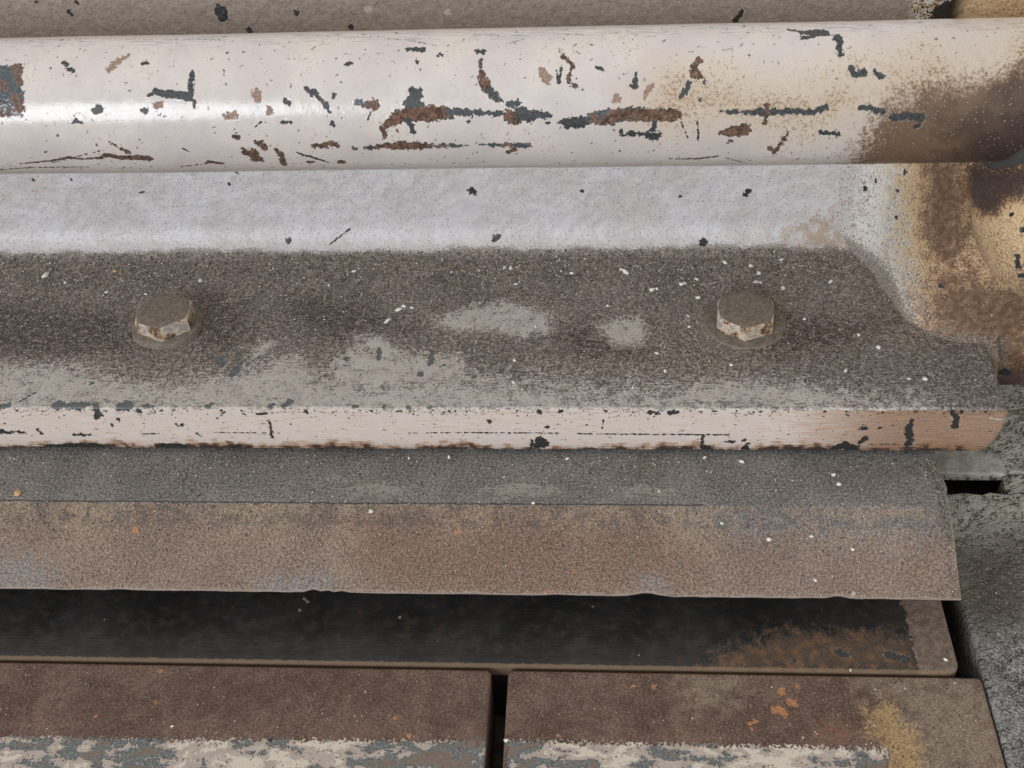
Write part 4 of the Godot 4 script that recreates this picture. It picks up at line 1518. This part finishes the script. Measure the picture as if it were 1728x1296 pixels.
func build_strip() -> void:
	var s: Dictionary = surfaces["strip"]
	var slope := deg_to_rad(STRIP_SLOPE)
	var prof := even([Vector2(STRIP_START - 0.05, STRIP_Y), Vector2(STRIP_BEND - 0.001, STRIP_Y)], 0.006)
	var len := 0.0348
	var tip := Vector2(STRIP_BEND + cos(slope) * len, STRIP_Y - sin(slope) * len)
	prof.append_array(even([Vector2(STRIP_BEND, STRIP_Y - 0.0002), tip], 0.005))
	var top_count := prof.size()
	var down := Vector2(-sin(slope), -cos(slope))
	prof.append(tip + down * 0.0005 + Vector2(0.0003, 0))
	prof.append(tip + down * 0.0022)
	prof.append(Vector2(STRIP_BEND, STRIP_Y - 0.0200))
	prof.append(Vector2(STRIP_START - 0.05, STRIP_Y - 0.0200))
	prof.append(Vector2(STRIP_START - 0.05, STRIP_Y))
	# a plate of even thickness, bent down at the front
	prof[top_count + 2] = Vector2(STRIP_BEND, STRIP_Y - 0.0030)
	prof[top_count + 3] = Vector2(STRIP_START - 0.05, STRIP_Y - 0.0030)
	var sv := along(prof, -50.0)
	for k in sv.size():
		sv[k] = absf(sv[k])
	prof.reverse()
	sv.reverse()
	var xs := xs_from(LEFT_END, -0.21, 0.006)
	xs.append_array(xs_from(-0.209, 0.1672, 0.001))
	var pts := []
	var uvs := []
	var n := FastNoiseLite.new()
	n.frequency = 40.0
	var nicks := [[-0.0745, 0.0028, 0.0011], [-0.0690, 0.0018, 0.0007], [-0.0635, 0.0022, 0.0006], [0.0520, 0.0055, 0.0012], [0.1225, 0.0035, 0.0008], [-0.150, 0.004, 0.0004], [0.02, 0.006, 0.0003]]
	for x in xs:
		var cut := absf(n.get_noise_1d(x)) * 0.00035
		for k in nicks:
			var d: float = (x - k[0]) / k[1]
			cut += k[2] * exp(-d * d)
		for k in prof.size():
			var p: Vector2 = prof[k]
			var near := clampf((p.x - (tip.x - 0.004)) / 0.004, 0.0, 1.0)
			var zz := p.x - cut * near
			var yy := p.y + n.get_noise_2d(x * 0.4, p.x) * 0.0003 + cut * near * 0.5
			pts.append(Vector3(x, yy, zz))
			uvs.append(Vector2(fold_u(x), sv[k] / s.h))
	var top := grid_mesh(pts, uvs, prof.size())
	var plate := one("bent_strip", "dusty brown rusted steel strip bent down below the cream lip", "steel strip", Vector3(0, STRIP_Y - 0.015, STRIP_START))
	solo(plate, joined([top, cap(prof, 0.1672, 1.0, s.h), cap(prof, LEFT_END, -1.0, s.h)]), s.material)


func bar_mesh(x0: float, x1: float, z0: float, z1: float, top: float, bottom: float, r: float, corner: float, sname: String, szero: float) -> ArrayMesh:
	# flat bar: rounded upper edges, rounded corners in plan, mapped by its top
	var s: Dictionary = surfaces[sname]
	var levels := [[0.0, bottom], [0.0, top - r], [r * 0.13, top - r * 0.5], [r * 0.5, top - r * 0.13], [r, top], [r + (corner - r) * 0.8, top]]
	var pts := []
	var uvs := []
	var st := []
	var seg := 5
	var outline := []
	var cs := [Vector2(x1, z1), Vector2(x0, z1), Vector2(x0, z0), Vector2(x1, z0)]
	for c in 4:
		var sx := -1.0 if c == 0 or c == 3 else 1.0
		var sz := -1.0 if c < 2 else 1.0
		for q in seg + 1:
			var t := float(q) / seg * PI * 0.5
			var dir := Vector2(cos(t), sin(t))
			if c == 1:
				dir = Vector2(-sin(t), cos(t))
			elif c == 2:
				dir = Vector2(-cos(t), -sin(t))
			elif c == 3:
				dir = Vector2(sin(t), -cos(t))
			outline.append([Vector2(cs[c].x + sx * corner, cs[c].y + sz * corner), dir])
	# long edges get points in between
	var ring := []
	for k in outline.size():
		ring.append(outline[k])
		var nxt: Array = outline[(k + 1) % outline.size()]
		var d: float = outline[k][0].distance_to(nxt[0])
		if d > 0.02:
			var n := int(d / 0.01)
			for q in range(1, n):
				ring.append([outline[k][0].lerp(nxt[0], float(q) / n), outline[k][1].slerp(nxt[1], float(q) / n)])
	ring.append(ring[0])
	for l in levels:
		for e in ring:
			var reach: float = corner - l[0]
			var p: Vector2 = e[0] + e[1] * reach
			pts.append(Vector3(p.x, l[1], p.y))
			var side: float = maxf(0.0, top - l[1]) * 0.6
			uvs.append(Vector2((p.x + e[1].x * side - ORIGIN_X) * 1000.0 / (2048 * TEXEL), fold_v((p.y - szero + e[1].y * side) * 1000.0 / s.h)))
	var sides := grid_mesh(pts, uvs, ring.size())
	var flat := PackedVector2Array()
	for e in ring.slice(0, ring.size() - 1):
		flat.append(e[0] + e[1] * ((corner - r) * 0.2))
	var tri := Geometry2D.triangulate_polygon(flat)
	var fs := SurfaceTool.new()
	fs.begin(Mesh.PRIMITIVE_TRIANGLES)
	for p in flat:
		fs.set_normal(Vector3.UP)
		fs.set_uv(Vector2((p.x - ORIGIN_X) * 1000.0 / (2048 * TEXEL), (p.y - szero) * 1000.0 / s.h))
		fs.add_vertex(Vector3(p.x, top, p.y))
	for k in range(0, tri.size(), 3):
		var a := flat[tri[k]]
		var turn := (flat[tri[k + 1]] - a).cross(flat[tri[k + 2]] - a)
		for e in ([0, 1, 2] if turn > 0.0 else [0, 2, 1]):
			fs.add_index(tri[k + e])
	return joined([sides, fs.commit()])


func build_plate() -> void:
	var o := one("dark_plate", "dark steel plate under the bent strip, rusty orange at its right corner", "steel plate", Vector3(0, FLOOR_Y - 0.034, 0.06))
	solo(o, bar_mesh(-0.50, 0.1668, -0.03, 0.0913, FLOOR_Y, FLOOR_Y - 0.034, 0.0016, 0.005, "plate", 0.035), surfaces["plate"].material)


func build_blocks() -> void:
	var a := one("floor_bar", "long rusty floor bar with flaking paint, left of the black gap", "steel bar", Vector3(-0.13, FLOOR_Y - 0.034, 0.12))
	solo(a, bar_mesh(-0.50, -0.0060, 0.0925, 0.262, FLOOR_Y - 0.0005, FLOOR_Y - 0.034, 0.0010, 0.0022, "block", 0.0925), surfaces["block"].material)
	a.set_meta("group", "rusty floor bars")
	var b := one("floor_bar_001", "shorter rusty floor bar with yellow patch, right of the black gap", "steel bar", Vector3(0.09, FLOOR_Y - 0.034, 0.12))
	solo(b, bar_mesh(0.0004, 0.1738, 0.0925, 0.262, FLOOR_Y - 0.0005, FLOOR_Y - 0.034, 0.0010, 0.0022, "block", 0.0925), surfaces["block"].material)
	b.set_meta("group", "rusty floor bars")


func hex_head(across: float, tall: float, turn: float, tilt: float) -> ArrayMesh:
	# hexagon with the usual round chamfer on top: around 72 steps, rings from foot to chamfer
	var pts := []
	var uvs := []
	var n := 96
	var r_in := across * 0.5
	var n_b := FastNoiseLite.new()
	n_b.frequency = 200.0
	var rings := 9
	for l in rings:
		for k in n + 1:
			var a := TAU * k / n
			var f := fposmod(a, PI / 3.0) - PI / 6.0
			var hexr := r_in / cos(f)
			hexr = minf(hexr, r_in * 1.135)
			var y := 0.0
			var r := hexr
			var cham := maxf(0.0, (hexr - r_in * 0.97)) * 0.58
			match l:
				0: y = 0.0
				1: y = tall * 0.35
				2: y = tall * 0.7
				3: y = tall - cham - 0.0003
				4:
					y = tall - cham
					r = hexr - 0.0002
				5:
					r = lerpf(hexr, r_in * 0.95, 0.55)
					y = tall - cham * 0.42
				6:
					r = r_in * 0.95
					y = tall
				7:
					r = r_in * 0.9
					y = tall + 0.0001
				8:
					r = 0.0002
					y = tall + 0.0004
			r += n_b.get_noise_3d(cos(a) * 0.02, y, sin(a) * 0.02) * 0.0003
			pts.append(Vector3(cos(a + turn) * r, y + cos(a) * r * tilt, sin(a + turn) * r))
			uvs.append(Vector2(a * r_in * 1000.0 / 100.0, y * 1000.0 / 25.0))
	return grid_mesh(pts, uvs, n + 1)


func dust_material(c: Color, dark: float, s: int) -> StandardMaterial3D:
	var m := StandardMaterial3D.new()
	var im := Image.create(256, 256, false, Image.FORMAT_RGB8)
	var hi := Image.create(256, 256, false, Image.FORMAT_RF)
	for j in 256:
		for i in 256:
			var at := (((j * 2 + s * 37) & 1023) << 10) | ((i * 2 + s * 91) & 1023)
			var g: float = (noise_tile[4][at] - 0.5) * dark + (noise_tile[0][at] - 0.5) * dark * 0.6 + (noise_tile[1][at] - 0.5) * dark * 0.4
			im.set_pixel(i, j, Color(c.r + g, c.g + g * 0.95, c.b + g * 0.88))
			hi.set_pixel(i, j, Color(noise_tile[0][at] * 0.10 + noise_tile[4][at] * 0.08, 0, 0))
	m.albedo_texture = ImageTexture.create_from_image(im)
	m.heightmap_enabled = true
	m.heightmap_scale = 0.1
	m.heightmap_texture = ImageTexture.create_from_image(hi)
	m.uv1_triplanar = true
	m.uv1_scale = Vector3(17, 17, 17)
	m.roughness = 0.9
	return m


func stained_material(s: int) -> StandardMaterial3D:
	# cream paint with brown stain, for the sides of the bolt heads
	var m := StandardMaterial3D.new()
	var im := Image.create(384, 96, false, Image.FORMAT_RGB8)
	for j in 96:
		for i in 384:
			var at := (((j + s * 53) & 1023) << 10) | ((i + s * 211) & 1023)
			var g1: float = noise_tile[1][at]
			var g0: float = noise_tile[0][at]
			var c := Vector3(200, 184, 164) + Vector3(20, 20, 20) * (g0 - 0.5)
			if g1 + (g0 - 0.5) * 0.4 > 0.58:
				c = c.lerp(Vector3(146, 112, 78), 0.75)
			if g1 + (g0 - 0.5) * 0.3 > 0.86:
				c = Vector3(92, 70, 54)
			if g1 < 0.2:
				c = Vector3(160, 150, 146)
			im.set_pixel(i, j, Color(c.x / 255.0, c.y / 255.0, c.z / 255.0))
	m.albedo_texture = ImageTexture.create_from_image(im)
	m.roughness = 0.6
	m.heightmap_enabled = true
	m.heightmap_scale = 0.03
	m.heightmap_texture = surfaces["bracket"].material.heightmap_texture
	return m


func split_head(m: ArrayMesh, cut: float) -> Array:
	# the head's sides and its top as two meshes
	var arr := m.surface_get_arrays(0)
	var v: PackedVector3Array = arr[Mesh.ARRAY_VERTEX]
	var idx: PackedInt32Array = arr[Mesh.ARRAY_INDEX]
	var a := PackedInt32Array()
	var b := PackedInt32Array()
	for k in range(0, idx.size(), 3):
		var ring_at := mini(idx[k], mini(idx[k + 1], idx[k + 2])) / 97
		for e in 3:
			if ring_at < int(cut):
				a.append(idx[k + e])
			else:
				b.append(idx[k + e])
	var out := []
	for list in [a, b]:
		var am := ArrayMesh.new()
		var arrays := arr.duplicate()
		arrays[Mesh.ARRAY_INDEX] = list
		am.add_surface_from_arrays(Mesh.PRIMITIVE_TRIANGLES, arrays)
		out.append(am)
	return out


func washer_mesh(r: float, tall: float, s: int) -> ArrayMesh:
	var pts := []
	var uvs := []
	var n := FastNoiseLite.new()
	n.seed = s
	n.frequency = 90.0
	for l in 5:
		for k in 65:
			var a := TAU * k / 64.0
			var rr: float = [r + 0.0004, r, r - 0.0006, r * 0.8, 0.001][l]
			rr += n.get_noise_2d(cos(a) * 0.02, sin(a) * 0.02) * 0.0006
			pts.append(Vector3(cos(a) * rr, [-0.0005, tall * 0.6, tall, tall, tall][l], sin(a) * rr))
			uvs.append(Vector2(a, l * 0.1))
	return grid_mesh(pts, uvs, 65)


func build_bolts() -> void:
	var dust := dust_material(Color(0.475, 0.43, 0.38), 0.22, 3)
	var grey := dust_material(Color(0.46, 0.42, 0.375), 0.24, 8)
	var at := [Vector3(-0.1497, 0.0, -0.0365), Vector3(0.0948, 0.0, -0.0372)]
	var turn := [0.42, 0.62]
	var label := ["dusty hex bolt on the flange near its left side", "dusty hex bolt on the flange near the yellowed bracket"]
	for k in 2:
		var b := thing("hex_bolt" if k == 0 else "hex_bolt_001", label[k], "bolt", at[k])
		b.set_meta("group", "hex bolts through the flange")
		var wm := washer_mesh(0.0150 if k == 0 else 0.0168, 0.0022 if k == 0 else 0.0010, k)
		part("washer", wm, grey, b, at[k])
		var head := hex_head(0.0228, 0.0068, turn[k], 0.02 if k == 0 else -0.015)
		var halves := split_head(head, 5.0)
		var lift := Vector3(0, 0.0020 if k == 0 else 0.0008, 0)
		var h := part("head", halves[0], stained_material(k + 2), b, at[k] + lift)
		var t := MeshInstance3D.new()
		t.name = "dusty_top"
		t.mesh = halves[1]
		t.material_override = dust
		h.add_child(t)


func crumb_mesh(s: int) -> ArrayMesh:
	var r := RandomNumberGenerator.new()
	r.seed = s
	var pts := []
	var uvs := []
	for i in 6:
		for k in 8:
			var a := TAU * (k % 7) / 7.0
			var e := -PI * 0.5 + PI * i / 5.0
			r.seed = s * 1000 + i * 10 + (k % 7 if i > 0 and i < 5 else 0)
			var d := r.randf_range(0.55, 1.1)
			pts.append(Vector3(cos(e) * cos(a), sin(e) * 0.62 + 0.35, cos(e) * sin(a)) * d)
			uvs.append(Vector2(k / 7.0, i / 5.0))
	return grid_mesh(pts, uvs, 8)


func crumb_spot(n: int) -> Array:
	# which landmark a crumb lies by, on which side, and how far off
	var c: Array = CRUMBS[n]
	var p := Vector2(c[0], c[2])
	if c[5] != "flange":
		return [c[5], "", c[0] + 1.0]
	var left := Vector2(-0.1497, -0.0365)
	var right := Vector2(0.0948, -0.0372)
	var who := "left bolt" if p.distance_to(left) < p.distance_to(right) else "right bolt"
	var d := p - (left if who == "left bolt" else right)
	var side := "right of"
	if absf(d.x) > absf(d.y):
		side = "right of" if d.x > 0.0 else "left of"
	else:
		side = "in front of" if d.y > 0.0 else "behind"
	return [who, side, d.length()]


func crumb_label(n: int, tint: String) -> String:
	var words := ["nearest", "second", "third", "fourth", "fifth", "sixth", "seventh", "eighth", "ninth", "tenth", "eleventh", "twelfth", "thirteenth", "fourteenth", "fifteenth", "sixteenth", "seventeenth", "eighteenth", "nineteenth", "twentieth"]
	var me := crumb_spot(n)
	var rank := 0
	for k in CRUMBS.size():
		var it := crumb_spot(k)
		if k != n and CRUMBS[k][4] == CRUMBS[n][4] and it[0] == me[0] and it[1] == me[1] and it[2] < me[2]:
			rank += 1
	if CRUMBS[n][5] == "flange":
		return "small %s crumb on the flange %s the %s, %s" % [tint, me[1], me[0], words[rank] + (" to it" if rank == 0 else " nearest to it")]
	var place: String = {"strip": "the bent steel strip", "plate": "the dark steel plate", "block": "the rusty floor bars"}[me[0]]
	return "small %s crumb on %s, %s from the left" % [tint, place, "first" if rank == 0 else words[rank]]


func build_crumbs() -> void:
	var variants := []
	for k in 6:
		variants.append(crumb_mesh(k + 1))
	var white := plain(226, 222, 214, 0.8)
	var tan_mat := plain(196, 158, 112, 0.85)
	var place := {"flange": "the dusty flange", "strip": "the bent steel strip", "plate": "the dark steel plate", "block": "a rusty floor bar"}
	var n := 0
	for c in CRUMBS:
		var o := MeshInstance3D.new()
		o.name = "paint_crumb" if n == 0 else "paint_crumb_%03d" % n
		o.mesh = variants[n % 6]
		o.material_override = tan_mat if c[4] == 1 else white
		var r: float = c[3]
		o.position = Vector3(c[0], c[1] + (0.0001 if c[5] != "block" else -0.0004), c[2])
		var long := rng.randf_range(0.8, 1.5)
		o.basis = Basis(Vector3.UP, rng.randf() * TAU).scaled_local(Vector3(r * long, r * 0.85, r / long))
		add_child(o)
		var tint: String = "tan" if c[4] == 1 else "white"
		var label := crumb_label(n, tint)
		if c[4] == 1 and c[5] == "strip" and r > 0.0015:
			label = "largest tan crumb, at the left end of the bent strip"
		elif n == 39:
			label = "long white sliver on the flange right of the left bolt"
			o.basis = Basis(Vector3.UP, 0.9).scaled_local(Vector3(r * 1.5, r * 0.7, r * 0.6))
		elif n == 4:
			label = "largest round white crumb near the back of the flange"
		o.set_meta("label", label)
		o.set_meta("category", "crumb")
		o.set_meta("group", "crumbs on " + place[c[5]])
		n += 1


func zone_at(sname: String, z: int, x_mm: float, s_mm: float) -> float:
	var s: Dictionary = surfaces[sname]
	var f: PackedFloat32Array = s.zones[z]
	var i := int(x_mm / (TEXEL * 4.0))
	var j := int(s_mm / (TEXEL * 4.0))
	var k: int = j * int(s.cw) + i
	return f[k] if k >= 0 and k < f.size() and i >= 0 and i < int(s.cw) else 0.0


func build_grit() -> void:
	var grain := crumb_mesh(44)
	var mat := plain(255, 255, 255, 0.9)
	mat.vertex_color_use_as_albedo = true
	var slope := deg_to_rad(STRIP_SLOPE)
	var sets := [
		["flange_grit", "fine brown sand and dirt grains covering the flange", 22000],
		["strip_grit", "fine grey and tan sand grains covering the bent strip", 15000],
		["floor_grit", "fine sand grains on the rusty floor bars and concrete edge", 6000],
	]
	for e in sets:
		var where: Array[Transform3D] = []
		var tint: Array[Color] = []
		while where.size() < e[2]:
			var x := rng.randf_range(-0.26, 0.185)
			var p := Vector3.ZERO
			var r := 0.00016 + 0.00034 * pow(rng.randf(), 3.0)
			var lean := Basis.IDENTITY
			var keep := 1.0
			if e[0] == "flange_grit":
				p = Vector3(x, 0.0, rng.randf_range(WALL_Z + 0.007, FLANGE_FRONT - 0.001))
				var up := maxf(0.0, WALL_Z + FILLET - p.z)
				p.y = FILLET - sqrt(FILLET * FILLET - up * up)
				keep = 1.0 - zone_at("flange", 1, (x - ORIGIN_X) * 1000.0, (p.z - WALL_Z - FILLET) * 1000.0) * 0.85
				keep *= 0.35 + 0.65 * smoothstep(-0.02, -0.07, p.z)
				r *= 1.0 + 0.35 * smoothstep(-0.04, -0.08, p.z)
			elif e[0] == "strip_grit":
				x = minf(x, 0.1665 - rng.randf() * 0.003) if x > 0.1665 else x
				var s := rng.randf_range(0.004, 0.0645)
				if s < 0.0304:
					p = Vector3(x, STRIP_Y, STRIP_START + s)
					keep = 1.0 - 0.7 * smoothstep(0.006, 0.022, s)
				else:
					var d := s - 0.0304
					p = Vector3(x, STRIP_Y - sin(slope) * d, STRIP_BEND + cos(slope) * d)
					lean = Basis(Vector3.RIGHT, slope)
					r *= 0.8
					keep = 0.75 - 0.55 * smoothstep(0.004, 0.026, d)
			else:
				p = Vector3(x, FLOOR_Y - 0.0005, rng.randf_range(0.0945, 0.146))
				if x > -0.0075 and x < 0.0015:
					continue
				if x > 0.172:
					p.z = rng.randf_range(0.04, 0.146)
					p.x = rng.randf_range(0.177, 0.23)
					p.y = FLOOR_Y
				r *= 0.85
				keep = 0.35 if x < 0.12 else 1.0
			if rng.randf() > keep:
				continue
			where.append(Transform3D(lean * Basis(Vector3.UP, rng.randf() * TAU).scaled_local(Vector3(r * rng.randf_range(0.8, 1.4), r, r)), p))
			var pick := rng.randf()
			var c := Color(0.17, 0.14, 0.11)
			if pick > 0.93:
				c = Color(0.55, 0.50, 0.42)
			elif pick > 0.80:
				c = Color(0.34, 0.27, 0.18)
			elif pick > 0.55:
				c = Color(0.22, 0.19, 0.16)
			elif pick < 0.2:
				c = Color(0.07, 0.06, 0.05)
			tint.append(c)
		var mm := MultiMesh.new()
		mm.transform_format = MultiMesh.TRANSFORM_3D
		mm.use_colors = true
		mm.mesh = grain
		mm.instance_count = where.size()
		for k in where.size():
			mm.set_instance_transform(k, where[k])
			mm.set_instance_color(k, tint[k])
		var o := MultiMeshInstance3D.new()
		o.name = e[0]
		o.multimesh = mm
		o.material_override = mat
		add_child(o)
		o.set_meta("label", e[1])
		o.set_meta("category", "grit")
		o.set_meta("kind", "stuff")
